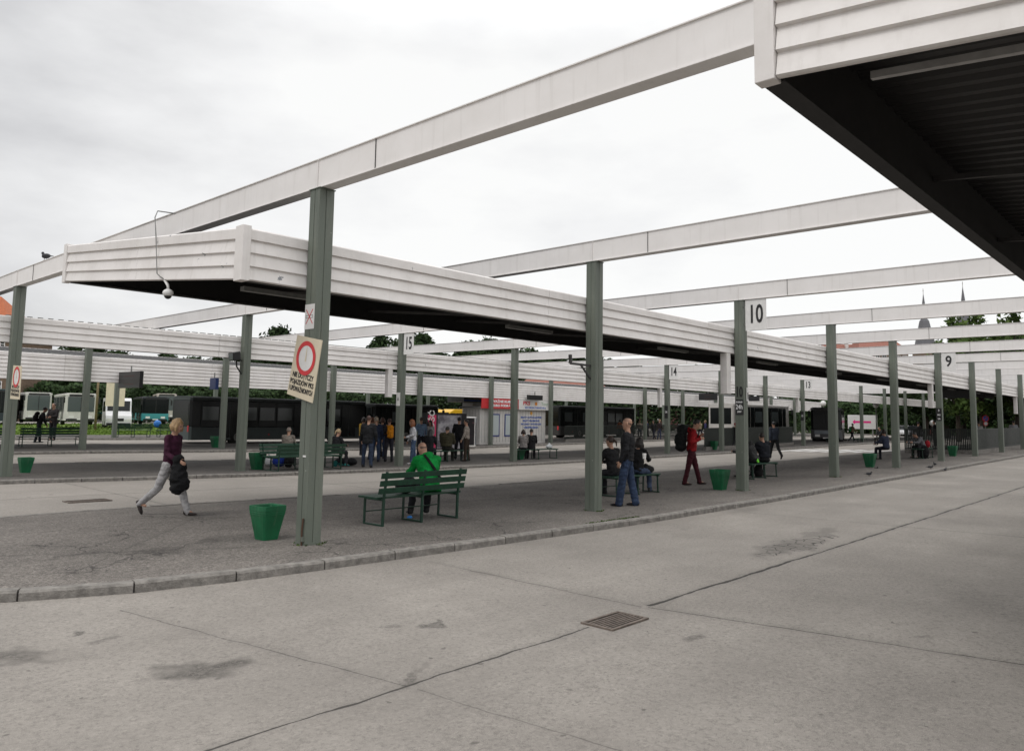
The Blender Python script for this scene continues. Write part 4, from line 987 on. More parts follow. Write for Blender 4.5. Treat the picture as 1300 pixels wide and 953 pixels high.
bagp(425, 592, 'teal bag on the ground near the black holdall', [((0,0,.1), (.1,.1,.12))], (.01,.12,.11))
person('man in black jacket and jeans seen from behind near the bay 15 column', gp(466, 593), 85, 1.84, 'stand', top=(.016,.017,.019), bot=(.03,.045,.08), hair=(.08,.04,.03), style='short', det=1, coat=.02, over=dict(legs=((6,4,.14), (-4,4,.12))))
person('person in navy jacket with pale hair standing left of the bay 15 column', gp(476, 586), 100, 1.78, 'stand', top=(.02,.03,.06), bot=(.03,.05,.1), hair=(.4,.33,.25), style='short', det=1)
person('person with orange backpack beside the bay 15 column', gp(493, 586), 110, 1.74, 'stand', top=(.03,.03,.035), bot=(.03,.03,.04), hair=(.06,.025,.015), style='short', det=1, extra=backpack((.65,.24,.01), .85))
person('person in a dark blue coat half hidden left of the bay 15 column', gp(484, 582), 80, 1.76, 'stand', top=(.02,.025,.045), bot=(.04,.06,.11), hair=(.09,.035,.02), style='bob', det=1)
person('long-haired redhead in a white jacket and jeans right of the bay 15 column', gp(524, 589), 200, 1.74, 'stand2', top=(.62,.62,.64), bot=(.07,.11,.19), hair=(.26,.09,.03), style='long', shoes=(.6,.6,.6), det=1, fem=True)
person('person with auburn hair in a rust-brown sweater in the group left of bay 15', gp(470, 583), 20, 1.76, 'stand', top=(.14,.05,.025), bot=(.05,.07,.13), hair=(.16,.06,.03), style='bob', det=1, fem=True)
person('person in a cream hooded top behind the man in the black jacket', gp(478, 580), 150, 1.8, 'stand2', top=(.45,.41,.34), bot=(.03,.03,.035), hair=(.3,.2,.11), style='long', det=1, fem=True)
person('tall person in a light blue shirt right of the bay 15 column', gp(534, 580), 120, 1.82, 'stand', top=(.20,.29,.42), bot=(.03,.03,.04), hair=(.05,.03,.02), style='short', det=1)
person('person in a mustard yellow coat at the back of the group left of bay 15', gp(459, 578), 60, 1.74, 'stand2', top=(.45,.28,.04), bot=(.03,.03,.04), hair=(.05,.03,.02), style='bob', det=1, fem=True, coat=.01)
person('person in a bright white top standing near the pink strip of the panel', gp(546, 580), 250, 1.7, 'stand2', top=(.62,.6,.58), bot=(.04,.06,.12), hair=(.04,.025,.02), style='long', det=1, fem=True)
bq = gp(570, 586); bench((bq.x, bq.y+.25, bq.z), 0, 'backless dark green bench under the seated group by the photo panel', 2.6, False)
person('seated person with raised black hood left of the photo panel', (bq.x-.95, bq.y+.2, bq.z), 80, 1.7, 'sit', top=(.014,.015,.018), bot=(.03,.03,.04), hair=(.014,.015,.018), style='hoodup', det=1, coat=.02)
person('seated person in a bulky olive camouflage jacket on the bench', (bq.x+.05, bq.y+.25, bq.z), 80, 1.95, 'sit', top=(.05,.045,.025), bot=(.03,.03,.025), hair=(.03,.025,.02), style='short', det=1, coat=.07)
person('standing person in black between the photo panel and vending machine', gp(582, 583), 95, 1.86, 'stand', top=(.012,.012,.014), bot=(.015,.015,.02), hair=(.01,.01,.012), style='short', det=1, coat=.01)
person('standing person in a pale sweater and brown trousers by the vending machine', gp(592, 585), 170, 1.78, 'stand', top=(.33,.29,.25), bot=(.05,.035,.025), hair=(.025,.02,.018), style='short', det=1)
bq = gp(685, 583); bench((bq.x+.1, bq.y+.3, bq.z), 0, 'backless green bench in front of the white kiosk', 2.9, False)
person('seated person in a grey jacket, left of the couple facing the kiosk', (bq.x-.8, bq.y+.3, bq.z), 95, 1.72, 'sit', top=(.26,.24,.23), bot=(.04,.04,.045), hair=(.04,.022,.018), style='bob', det=1, fem=True, coat=.015)
person('seated person in a black jacket, right of the couple facing the kiosk', (bq.x-.25, bq.y+.3, bq.z), 90, 1.80, 'sit', top=(.014,.014,.015), bot=(.03,.03,.035), hair=(.03,.022,.018), style='short', det=1, coat=.02)
top_thing('carrier_bag', 'white plastic bag on the bench right of the seated couple', 'bag', (bq.x+1.05, bq.y+.3, bq.z+.46), [((0,0,.1), (.22,.12,.11)), ((0,0,.2), (.07,.05,.08))], mat('plastic_bag', (.6,.62,.62), .4, .15, 9.), .014, .014)

# -- left group on third platform
bl = gp(62, 566); bench((bl.x, bl.y-.1, bl.z), 0, 'dark green bench by the two men on the third platform, left', 2.6, True)
bench((bl.x-2.6, bl.y-.2, bl.z), 0, 'dark green bench partly hidden by the left edge column', 1.9, True)
person('man with a dark backpack bending over the bench at the left', gp(48, 562), 40, 1.8, 'stand2', top=(.02,.02,.022), bot=(.025,.03,.04), hair=(.015,.012,.012), style='short', shoes=(.4,.4,.4), det=1, extra=backpack((.012,.012,.013), .8), over=dict(lean=16))
person('man in a dark jacket and grey shirt standing behind the left bench', gp(66, 559), 265, 1.98, 'stand', top=(.03,.026,.026), bot=(.025,.025,.03), hair=(.04,.025,.02), style='short', det=1, coat=.02, over=dict(arms=((20,.12,60,.5), (20,.12,60,.5))))
bl = gp(171, 555); bench((bl.x, bl.y+.3, bl.z), 0, 'dark green bench on the fourth platform by the grass, left of another', 2.2, True)
bench((bl.x+2.3, bl.y+.3, bl.z), 0, 'dark green bench on the fourth platform by the grass, nearer the dark bus', 1.6, True)
top_thing('carrier_bag', 'bright blue bag on the far bench by the grass', 'bag', (bl.x+1.5, bl.y+.3, bl.z+.75), [((0,0,.1), (.25,.15,.25))], mat('blue_bag', (.02,.16,.5), .5), .02, .01)

# -- right side
b5 = gp(1180, 582); bench((b5.x+.3, b5.y+.3, b5.z), 0, 'backless bench with the hunched person left of bay 9', 1.9, False)
person('hunched seated person in a grey jacket left of the bay 9 column', (b5.x+.1, b5.y+.3, b5.z), 200, 1.76, 'sitlean', top=(.16,.16,.17), bot=(.02,.02,.022), hair=(.02,.016,.014), style='short', det=1, coat=.015, over=dict(lean=38))
bagp(1173, 582, 'tall black suitcase standing left of the bay 9 column', [((0,0,.3), (.25,.17,.32)), ((0,0,.45), (.2,.15,.18))], (.012,.012,.013), 'suitcase')
top_thing('red_bag', 'red bag beside the bay 9 column', 'bag', (b5.x+.95, b5.y+.3, b5.z+.5), [((0,0,.15), (.12,.12,.18))], cloth((.4,.02,.03)), .014, .01)
person('person in black standing inside the stair railing right of bay 9', gp(1204, 567)+Vector((0, .8, 0)), 150, 1.8, 'stand', top=(.012,.012,.013), bot=(.02,.02,.02), hair=(.012,.012,.012), style='short', det=0, coat=.01)
person('person in dark clothes walking on the far lane left of bay 9', gp(1166, 567), 30, 1.76, 'walk', top=(.02,.02,.022), bot=(.02,.02,.025), hair=(.02,.016,.014), style='short', det=0, coat=.01)
person('seated person in a blue coat mostly behind a far column', gp(1126, 584), 120, 1.74, 'sit', top=(.05,.06,.1), bot=(.02,.02,.03), hair=(.03,.02,.016), style='bob', det=0, coat=.01)
person('person in white top and blue trousers at the far right behind the railing', gp(1288, 566), 60, 1.8, 'stand', top=(.4,.4,.42), bot=(.015,.04,.25), hair=(.03,.02,.016), style='short', det=0)
person('person in a blue jacket beside the round traffic signs', gp(1244, 560), 250, 1.74, 'stand', top=(.04,.08,.3), bot=(.02,.02,.03), hair=(.05,.03,.02), style='short', det=0)
person('person in white with dark trousers just right of the railing corner column', gp(1244, 569), 80, 1.7, 'stand', top=(.45,.43,.42), bot=(.02,.02,.025), hair=(.03,.02,.016), style='short', det=0)
person('walker in a tan jacket with a green bag crossing the far right yard', gp(1082, 561, 0), 10, 1.76, 'walk', top=(.28,.18,.12), bot=(.02,.02,.03), hair=(.05,.03,.02), style='short', det=0, extra=backpack((.03,.22,.08), .7))
person('seated person in black on the far bench at the right', gp(1119, 565), 190, 1.74, 'sit', top=(.015,.015,.016), bot=(.02,.02,.02), hair=(.03,.02,.018), style='short', det=0, coat=.02)
p = gp(1093, 563, .02); bench((p.x, p.y, p.z), 0, 'backless bench on the far right yard near the billboard', 2.4, False)
p = gp(1058, 563, .02); bench((p.x, p.y, p.z), 0, 'backless bench in the far yard right of the fourth column', 2.0, False)
# crowd on the fourth platform seen between bays 10 and the second column
crowd = [(802,556,(.03,.03,.04),'charcoal'), (812,557,(.35,.3,.24),'pale beige'), (822,557,(.04,.05,.1),'navy'), (830,558,(.02,.02,.02),'black'), (837,558,(.03,.02,.02),'dark brown'), (846,557,(.3,.3,.32),'light grey'),
         (889,556,(.4,.32,.2),'straw-yellow'), (896,557,(.05,.05,.13),'indigo'), (903,556,(.12,.12,.13),'grey'), (911,558,(.025,.02,.02),'near-black'), (918,557,(.4,.4,.42),'white'), (787,556,(.3,.1,.05),'rust-orange')]
for q, (px, py, c, nm) in enumerate(crowd):
    p = gp(px, py, .12); person(f'distant waiting figure in a {nm} top, {ORD[q]} in the background crowd list from left' if False else f'distant person in a {nm} top standing in the background crowd', p, (q*77) % 360, 1.62+.04*(q % 5), 'walk' if q % 3 == 0 else 'stand', top=c, bot=((.02,.02,.03), (.05,.06,.1), (.03,.03,.03))[q % 3], hair=((.03,.02,.015), (.25,.16,.08), (.015,.012,.01))[q % 3], style=('short', 'bob')[q % 2], det=0, coat=.012*(q % 2), group='people waiting in the background')

# ------------------------------------------------------------------ birds
def bird(pos, rz, label, s=1.):
    t = thing('pigeon', label, 'bird', pos, rz, 'pigeons'); m = cloth((.05, .05, .055)); b = MB()
    b.ell((0,0,.085*s), .055*s, .11*s, .05*s, m); b.ell((0,.1*s,.15*s), .026*s, .03*s, .028*s, m); lim(b, (0,.07*s,.11*s), (0,.1*s,.15*s), .032*s, .022*s, m); loft(b, [((0,-.08*s,.085*s), (.035*s,0,0), (0,0,.015*s)), ((0,-.2*s,.07*s), (.03*s,0,0), (0,0,.006*s))], m, 8); lim(b, (0,.12*s,.15*s), (0,.155*s,.142*s), .008*s, .004*s, m, 6)
    solid(b, 'body', t, .01, 2)
    b = MB()
    for sd in (-1, 1): b.tube([(sd*.02*s,.01*s,.05*s), (sd*.022*s,.015*s,0), (sd*.022*s,.045*s,0)], .005*s, M_['rust'], 5)
    b.build('legs', t)
p = on_x(58, 333, 0); bird((0, p.y, column_z(1,0)+.43), R(20), 'dark bird perched on top of the leftmost overhead beam', 1.25)
for px, py, l_ in ((1103, 604, 'pigeon on the platform edge between the fourth and fifth columns'), (1181, 595, 'pigeon on the kerb just left of the bay 9 column'), (1200, 598, 'pigeon on the road edge just right of the bay 9 column'), (1187, 591, 'pigeon at the foot of the bay 9 column'), (1112, 597, 'pigeon beside the dark green litter bin')):
    bird(gp(px, py, PLAT if py < 597 else .16 if px < 1110 else .06), random.uniform(0, 6), l_, .85)
p = on_x(820, 476, 5*S); 

# ------------------------------------------------------------------ vehicles
def wheel(t, x, y, r, W, side):
    m = MB(); m.disc((x, y-side*.0, r), (0, side, 0), r, M_['black'], .28, 22); w = m.build('wheel', t)
    m = MB(); m.disc((x, y+side*.281, r), (0, side, 0), r*.55, M_['lampgrey'], .01, 16, r*.12); m.build('rim', w)
def bus(pos, rz, L, W, H, label, body, lower=None, name='city_bus', front='flat', nwin=7, dark_front=False, numbers=None, detail=True, grp='buses and coaches', stripe=None, doors=(.08, .45, .80), glass=None):
    """local x forward (front at +L/2); right side is -y"""
    t = thing(name, label, 'bus', pos, rz, grp); bm = mat('vehicle_paint', body, .35, .12, 2.); lm = mat('vehicle_skirt', lower, .4, .15, 2.) if lower else bm; gl = glass or M_['glass']
    zf = .32; zs = .32+(H-.32)*.30
    ch = .12
    def shell(z0, z1, w2, m, nm, x0=-L/2, x1=L/2, inset=0.):
        b = MB(); w2 -= inset
        prof = [(x0+inset, -w2+ch), (x0+inset+ch, -w2), (x1-ch*2-inset, -w2), (x1-inset, -w2+ch*2.4), (x1-inset, w2-ch*2.4), (x1-ch*2-inset, w2), (x0+inset+ch, w2), (x0+inset, w2-ch)]
        b.prism(prof, (0,0,z0), (1,0,0), (0,1,0), (0,0,z1-z0), m); return b.build(nm, t, bevel=.02)
    shell(zf, zs, W/2, lm, 'skirt'); shell(zs+.002, H-.22, W/2-.03, gl if dark_front else bm, 'body'); shell(H-.218, H-.03, W/2, bm, 'roof'); shell(H-.028, H+.02, W/2-.15, bm, 'roof_top')
    pil = MB()
    zt = H-.28; zb = zs+.05
    for sd in (-1, 1):
        step = (L-1.6)/nwin
        for q in range(nwin):
            x0 = -L/2+.6+step*q; isd = sd == -1 and any(abs((x0+step/2+L/2)/L-(1-d)) < .5/nwin for d in doors)
            g_ = MB(); z0 = .45 if isd else zb
            g_.box((x0+.05, sd*(W/2+.002)-.012, z0), (x0+step-.05, sd*(W/2+.002)+.012, zt), M_['glass'])
            o = g_.build('door' if isd else 'window', t)
            if isd:
                h_ = MB(); h_.box((x0+step/2-.02, sd*(W/2+.014)-.004, z0), (x0+step/2+.02, sd*(W/2+.014)+.004, zt), bm); h_.build('door_rail', o)
            elif detail:
                h_ = MB(); h_.box((x0+.12, sd*(W/2+.018)-.004, zb+(zt-zb)*.25), (x0+step-.12, sd*(W/2+.018)+.004, zb+(zt-zb)*.8), M_['glassb']); h_.build('pane', o)  # lighter rectangle painted on the glass for reflections and light showing through
    # windscreen, rear window
    b = MB(); b.box((L/2-.008, -W/2+.22, zs+.08), (L/2+.014, W/2-.22, H-.3), M_['glassb'] if not dark_front else M_['glass']); ws = b.build('windscreen', t)
    b = MB(); b.box((L/2+.0145, -.03, zs+.1), (L/2+.022, .03, H-.32), M_['black']); b.build('wiper_post', ws)
    b = MB(); b.box((L/2-.008, -W/2+.3, H-.28), (L/2+.012, W/2-.3, H-.08), M_['blackgloss']); b.build('destination_display', t)
    b = MB(); b.box((-L/2-.012, -W/2+.25, zs+.35), (-L/2+.01, W/2-.25, H-.4), M_['glass']); b.build('rear_window', t)
    for sd in (-1, 1):
        b = MB(); b.box((L/2-.01, sd*(W/2-.55)-.2, .55), (L/2+.02, sd*(W/2-.55)+.2, .75), M_['signw']); b.build('headlight', t)
        b = MB(); b.box((-L/2-.02, sd*(W/2-.2)-.08, .8), (-L/2+.01, sd*(W/2-.2)+.08, 1.15), M_['red']); b.build('tail_light', t)
        b = MB(); b.tube([(L/2-.1, sd*(W/2), H-.25), (L/2+.3, sd*(W/2+.12), H-.3)], .03, M_['black']); b.box((L/2+.2, sd*(W/2+.12)-.05, H-.85), (L/2+.32, sd*(W/2+.12)+.1, H-.35), M_['black']); b.build('mirror', t)
        for x in (L/2-2.6, -L/2+3.0):
            wheel(t, x, sd*(W/2-.27), .48, W, sd)
            b = MB(); b.disc((x, sd*(W/2-.275)-sd*.01, .5), (0, sd, 0), .58, M_['black'], .281, 22); b.build('wheel_arch', t)
    b = MB()
    for x in (-L*.35, -L*.1, L*.12, L*.38): b.disc((x, -W/2-.002, .62), (0, -1, 0), .05, M_['red'], .012, 10)
    b.build('reflectors', t)
    b = MB(); b.box((L/2, -W/2+.15, .33), (L/2+.05, W/2-.15, .5), M_['black']); b.box((L/2+.051, -.26, .4), (L/2+.056, .26, .5), M_['signw']); b.build('bumper', t)
    if stripe:
        b = MB(); b.box((-L/2+.3, -W/2-.008, zs-.5), (L/2-.6, -W/2-.001, zs-.1), stripe); b.box((L/2-.0, -W/2+.3, zs-.35), (L/2+.008, W/2-.3, zs-.05), stripe); b.build('colour_band', t)
    return t
# dark city bus in the lane behind the third platform
yb = 34.9; xa = on_y(240, 556, yb).x; xb = on_y(466, 560, yb).x
zg = T((xa+xb)/2, yb); Hb = on_y(245, 503, yb).z-zg
bus(((xa+xb)/2, yb+1.25, zg), 0, xb-xa, 2.5, Hb, 'long dark green city bus parked behind the second platform, left of centre', (.035,.045,.046), (.065,.085,.085), nwin=9, dark_front=True, stripe=None)
xc = on_y(476, 560, yb).x; xd = on_y(548, 560, yb).x
bus(((xc+xd)/2+.6, yb+1.6, T(xc, yb)), 0, xd-xc+1, 2.5, Hb*.97, 'dark bus with red and white lettering behind the standing group', (.018,.02,.022), (.03,.035,.035), nwin=5, dark_front=True, stripe=mat('red_white_band', (.4,.03,.04), .5, col2=(.6,.55,.52), scale=3., thr=(.49,.51)))
xe = on_y(712, 555, yb).x; bus((xe+6.5, yb+1.6, T(xe, yb)), 0, 12.5, 2.5, 3.0, 'dark city bus standing right of the white kiosk', (.02,.022,.024), (.05,.05,.05), nwin=8, dark_front=True)
# right of bay 10
p0 = on_y(950, 560, 22.2); p1 = on_y(1003, 560, 22.2)
bus((p1.x-6, 23.4, -.1), 0, 12, 2.5, on_y(975, 514, 22.2).z+.1, 'white coach with long side window behind the fence right of bay 10', (.55,.53,.5), (.4,.38,.36), nwin=6, name='coach')
p0 = gp(1036, 562, 0); bus(p0+Vector((5.2, .8, 0)), math.pi+R(18), 11, 2.5, on_y(1036, 517, p0.y).z, 'dark coach facing the camera between bays 10 and 9', (.07,.075,.08), (.08,.08,.085), nwin=6, name='coach', dark_front=True, stripe=mat('pale_band', (.2,.22,.24), .5))
# parked coaches beyond the grass
def lot(px, base, wpx, hpx, ang, L, body, lower, label, stripe=None, dark=False, W=2.5, name='coach', nwin=6):
    d = W*FPX/wpx*1.02; q = on_d(px, 500, d); H = hpx*d/FPX*.97; z = on_d(px, base, d).z
    z = max(-.05, min(.5, z)); v = CAM-q; rz = math.atan2(v.y, v.x)+R(ang); dirv = Vector((math.cos(rz), math.sin(rz), 0)); c = Vector((q.x, q.y, z))-dirv*L/2
    bus(c, rz, L, W, H, label, body, lower, name, nwin=nwin, detail=False, stripe=stripe, dark_front=dark)
TEAL = (.04,.25,.27)
teal = mat('teal_band', TEAL, .4)
lot(2, 541, 26, 40, 2, 10, (.02,.06,.07), (.02,.03,.04), 'dark teal coach at the far left edge of the parking area', None, True)
lot(50, 536, 26, 33, 8, 10, (.6,.58,.55), (.6,.58,.55), 'white coach with grey windscreen, second from the left in the parking area')
lot(73, 536, 20, 31, 6, 10, (.10,.10,.11), (.5,.48,.46), 'dark-windowed coach with pale skirt between two white coaches', None, True)
lot(104, 536, 32, 35, 6, 11, (.62,.6,.57), (.6,.58,.55), 'large white coach seen from the front beyond the grass')
lot(131, 537, 17, 26, 24, 9, (.55,.58,.58), TEAL, 'white and teal bus seen from the side beyond the grass', teal)
lot(174, 537, 20, 30, 10, 9, (.5,.45,.4), (.5,.45,.4), 'beige coach half hidden behind the teal-fronted bus')
lot(199, 538, 29, 32, 6, 11, (.03,.035,.04), TEAL, 'dark-windowed bus with teal lower front beyond the grass', teal, True)
lot(212, 534, 22, 32, 4, 9, (.5,.45,.4), (.45,.42,.38), 'cream coach behind the teal-fronted bus')
def van(pos, rz, label, body, L=5.6, W=2.0, H=2.6):
    t = thing('van', label, 'van', pos, rz, 'parked vans'); bm = mat('van_paint', body, .35, .1, 2.); m = MB()
    prof = [(-L/2, .3), (-L/2, H-.15), (-L/2+.15, H), (L/2-1.6, H), (L/2-1.1, H-.25), (L/2-.75, H*.55), (L/2-.1, H*.42), (L/2, .9), (L/2, .3)]
    m.prism(prof, (0, -W/2, 0), (1,0,0), (0,0,1), (0, W, 0), bm); m.build('body', t, bevel=.05)
    a, b = Vector((L/2-1.07, 0, H-.3)), Vector((L/2-.78, 0, H*.57)); d = (b-a).normalized(); n_ = Vector((-d.z, 0, d.x)); n_ = n_ if n_.x > 0 else -n_
    m = MB(); m.obox((a+b)/2+n_*.006, (b-a)/2, (0, W/2-.15, 0), n_*.012, M_['glass']); m.build('windscreen', t)
    for sd in (-1, 1):
        for x0, x1 in ((L/2-1.7, L/2-1.15), (L/2-3.2, L/2-1.85), (L/2-4.7, L/2-3.35)):
            m = MB(); m.box((x0, sd*(W/2+.002)-.01, H*.55), (x1, sd*(W/2+.002)+.01, H-.35), M_['glass']); m.build('window', t)
        m = MB(); m.box((L/2-.03, sd*(W/2-.3)-.15, .75), (L/2+.02, sd*(W/2-.3)+.15, .98), M_['signw']); m.build('headlight', t)
        for x in (L/2-1., -L/2+1.1): wheel(t, x, sd*(W/2-.27), .36, W, sd)
    m = MB(); m.box((L/2-.02, -.45, .72), (L/2+.012, .45, 1.), M_['black']); m.box((L/2, -W/2+.1, .3), (L/2+.06, W/2-.1, .55), M_['black']); m.build('grille', t)
q = on_d(150, 500, 88); v = CAM-q; van((q.x, q.y, 0), math.atan2(v.y, v.x)+R(4), 'white high-roofed van parked nose towards the grass', (.62,.62,.62), H=3.0, W=2.3)
p = gp(566, 556, 0)
van((42.2, 41.7, p.z), R(180), 'yellow van seen between the photo panel and the kiosk', (.65,.38,.01), 5.4, 2.1, 2.5)
# small cars far right
def car(pos, rz, body, label):
    t = thing('parked_car', label, 'car', pos, rz, 'cars parked far behind the platforms'); bm = mat('car_paint', body, .3); m = MB(); L = 4.2; W = 1.7
    m.prism([(-2.1,.3), (-2.1,.8), (-1.9,.92), (-1.5,.95), (1.0,.92), (1.9,.78), (2.1,.6), (2.1,.3)], (0,-W/2,0), (1,0,0), (0,0,1), (0,W,0), bm); m.build('body', t, bevel=.05)
    m = MB(); m.prism([(-1.6,.94), (-1.1,1.4), (.3,1.43), (1.0,.93)], (0,-W/2+.1,0), (1,0,0), (0,0,1), (0,W-.2,0), M_['glass']); cab = m.build('cabin', t, bevel=.04)
    m = MB(); m.prism([(-1.12,1.401), (.32,1.431), (.2,1.46), (-1.0,1.44)], (0,-W/2+.12,0), (1,0,0), (0,0,1), (0,W-.24,0), bm); m.build('roof', t)
    for sd in (-1, 1):
        for x in (-1.3, 1.3): wheel(t, x, sd*(W/2-.27), .3, W, sd)
for px, c, nm in ((1140, (.5,.5,.5), 'silver'), (1152, (.6,.6,.6), 'white'), (1160, (.05,.05,.06), 'black'), (1189, (.3,.02,.02), 'red')):
    q = on_d(px, 500, 118); car((q.x, q.y, 0), R(200), c, f'{nm} car parked far behind the bay 9 column')

# ------------------------------------------------------------------ kiosk
M_['kw'] = mat('white_kiosk_panel', (.62,.60,.57), .5, .1, 3.)
kx0, kx1, ky0, ky1 = on_y(609, 560, 27.95).x, on_y(692, 560, 27.95).x, 27.95, 29.6
kz = T(34, 28)+PLAT; KH = on_y(660, 519, 27.95).z-kz
t = thing('kiosk', 'white clad station kiosk with red and white sign boards', 'kiosk', (kx0, ky0, kz)); KL = kx1-kx0; KW = ky1-ky0
m = MB(); m.box((0, 0, 0), (KL, KW, KH), M_['kw']); w_ = m.build('wall', t)
m = MB()
for q in range(int(KL/.3)): m.box((.15+q*.3, -.008, .15), (.165+q*.3, -.001, KH-.1), M_['lampgrey'])
for q in range(int(KW/.3)): m.box((-.008, .15+q*.3, .15), (-.001, .165+q*.3, KH-.1), M_['lampgrey'])
m.build('cladding_seams', w_)
m = MB(); m.box((-.2, -.15, KH+.002), (KL+.2, KW+.2, KH+.1), M_['lampgrey']); m.build('roof', t)
SH = 3.06-kz-KH; xm = on_y(657.5, 520, 27.8).x-kx0
m = MB(); m.box((xm+.02, -.22, KH-.05), (KL+.45, -.16, KH+SH), M_['signw']); sb = m.build('sign_board', t)
m = MB(); m.box((-.1, -.22, KH-.02), (xm-.02, -.16, KH+SH), M_['red']); sr = m.build('red_sign_board', t)
cx_ = (xm+KL+.45)/2; ys_ = -.224; w_s = (KL+.45-xm)
text_mesh('PKS', .38, (cx_-w_s*.27, ys_, KH+SH*.62), (1,0,0), (0,0,1), M_['txtred'], 'lettering', sb, sx=1.25, bold=.01)
text_mesh('Tour', .33, (cx_+w_s*.28, ys_, KH+SH*.6), (1,0,0), (0,0,1), mat('green_lettering', (.2,.35,.2), .5), 'lettering', sb, sx=1.2)
text_mesh('SZCZECIN TURYSTYKA', .17, (cx_, ys_, KH+SH*.15), (1,0,0), (0,0,1), M_['txtblue'], 'lettering', sb, sx=1.3, bold=.006)
m = MB(); m.disc((cx_+.05, ys_+.001, KH+SH*.6), (0,-1,0), .13, mat('orange_logo', (.7,.25,.02), .5), .01); m.build('orange_emblem', sb)
text_mesh('WAŻNE KURSY', .24, (xm*.55, ys_, KH+SH*.7), (1,0,0), (0,0,1), M_['txtwhite'], 'lettering', sr, sx=1.35, bold=.012)
text_mesh('BIURO PODRÓŻY', .22, (xm*.55, ys_, KH+SH*.28), (1,0,0), (0,0,1), M_['txtwhite'], 'lettering', sr, sx=1.3, bold=.012)
cw = (xm+KL)/2
for q, s_ in enumerate(('BILETY AUTOKAROWE', 'BILETY PROMOWE', 'WCZASY I WYCIECZKI', 'UBEZPIECZENIA')):
    text_mesh(s_, .17, (cw, -.012, KH-.6-.24*q), (1,0,0), (0,0,1), M_['txtblue'], 'lettering', w_, sx=1.3, bold=.006)
m = MB(); m.disc((cw, -.01, KH-.28), (0,-1,0), .13, mat('orange_logo', (.7,.35,.05), .5), .008); m.build('orange_emblem', w_)
for px_ in (629, 645):
    xx = on_y(px_, 540, 27.95).x-kx0
    m = MB(); m.box((xx-.38, -.03, .55), (xx+.38, -.009, 2.1), mat('blue_frame', (.02,.04,.2), .5)); f_ = m.build('window', t)
    m = MB(); m.box((xx-.30, -.036, .63), (xx+.30, -.031, 2.02), mat('pale_blind', (.45,.5,.5), .4)); m.build('pane', f_)
# vending machines and second small kiosk left
def vend(p, label, rz):
    t = thing('vending_machine', label, 'vending machine', p, rz, 'vending machines'); m = MB(); m.box((-.45,-.4,.05), (.45,.4,1.9), M_['signw']); m.build('cabinet', t, bevel=.02)
    m = MB(); m.box((-.4,-.412,.15), (.4,-.401,1.82), mat('poster_black', (.02,.018,.02), .3, col2=(.3,.14,.16), scale=5, thr=(.34,.38))); m.build('front_panel', t)
    m = MB(); m.box((.451,-.36,.15), (.46,.36,1.82), mat('poster_blue', (.24,.29,.34), .4, col2=(.02,.02,.025), scale=3.4, thr=(.5,.54))); m.build('side_panel', t)
    m = MB(); m.box((-.462,-.36,.15), (-.451,.36,1.82), M_['blackgloss']); m.build('left_panel', t)
p = gp(603, 568); vend((p.x, p.y+.6, p.z), 'tall black and white vending machine left of the kiosk', R(-50))
p = gp(590, 566); vend((p.x-.2, p.y+1.1, p.z), 'dark vending machine behind the person in the pale sweater', R(-25))
t = thing('ticket_booth', 'small grey roofed booth behind the vending machines', 'booth', gp(585, 561)+Vector((1.5, 2.6, 0)))
m = MB(); m.box((1.0,-1.2,0), (2.6,-.1,2.9), M_['kw']); m.build('wall', t); m = MB(); m.box((-.3,-1.6,2.91), (2.8,.2,3.5), M_['lampgrey']); rf = m.build('roof', t)
m = MB(); m.box((-.31,-1.62,3.0), (2.81,-1.601,3.1), M_['txtblue']); m.build('blue_stripe', rf); m = MB(); m.box((1.2,-1.212,1.6), (2.3,-1.201,2.5), M_['glass']); m.build('window', t)
text_mesh('KASA', .35, (1.2, -1.606, 3.3), (1,0,0), (0,0,1), M_['txtred'], 'lettering', rf, sx=1.2)
# photo panel
t = thing('advert_panel', 'freestanding advertising panel with grey photograph and pink strip', 'advert', gp(566, 571)); d0 = gp(541, 571)-gp(566, 571); d1 = gp(591, 571)-gp(566, 571); d1.z = d0.z = 0
rzv = (d1-d0).normalized(); Wd = (d1-d0).length; HP = on_d(566, 525, math.hypot(*(gp(566,571)-CAM).xy)).z-gp(566,571).z; nn = Vector((rzv.y, -rzv.x, 0))
m = MB(); m.obox((d0+d1)/2+Vector((0,0,HP/2+.02)), rzv*Wd/2, nn*.06, Vector((0,0,HP/2)), M_['blackgloss']); m.build('frame', t)
c_ = (d0+d1)/2; m = MB(); m.obox(c_+nn*.066+rzv*Wd*.06+Vector((0,0,HP/2)), rzv*Wd*.3, nn*.004, Vector((0,0,HP*.46)), mat('grey_photograph', (.42,.41,.44), .4, col2=(.12,.11,.13), scale=1.6, thr=(.42,.6))); m.build('poster', t)
m = MB(); m.obox(c_+nn*.066-rzv*Wd*.38+Vector((0,0,HP/2)), rzv*Wd*.1, nn*.004, Vector((0,0,HP*.46)), mat('pink_strip', (.62,.04,.13), .4)); ps = m.build('pink_strip', t)
text_mesh('NOWOŚĆ', .42, c_+nn*.074-rzv*Wd*.38+Vector((0,0,HP*.5)), (0,0,1), -rzv, M_['signw'], 'lettering', ps, sx=1.2, bold=.01)

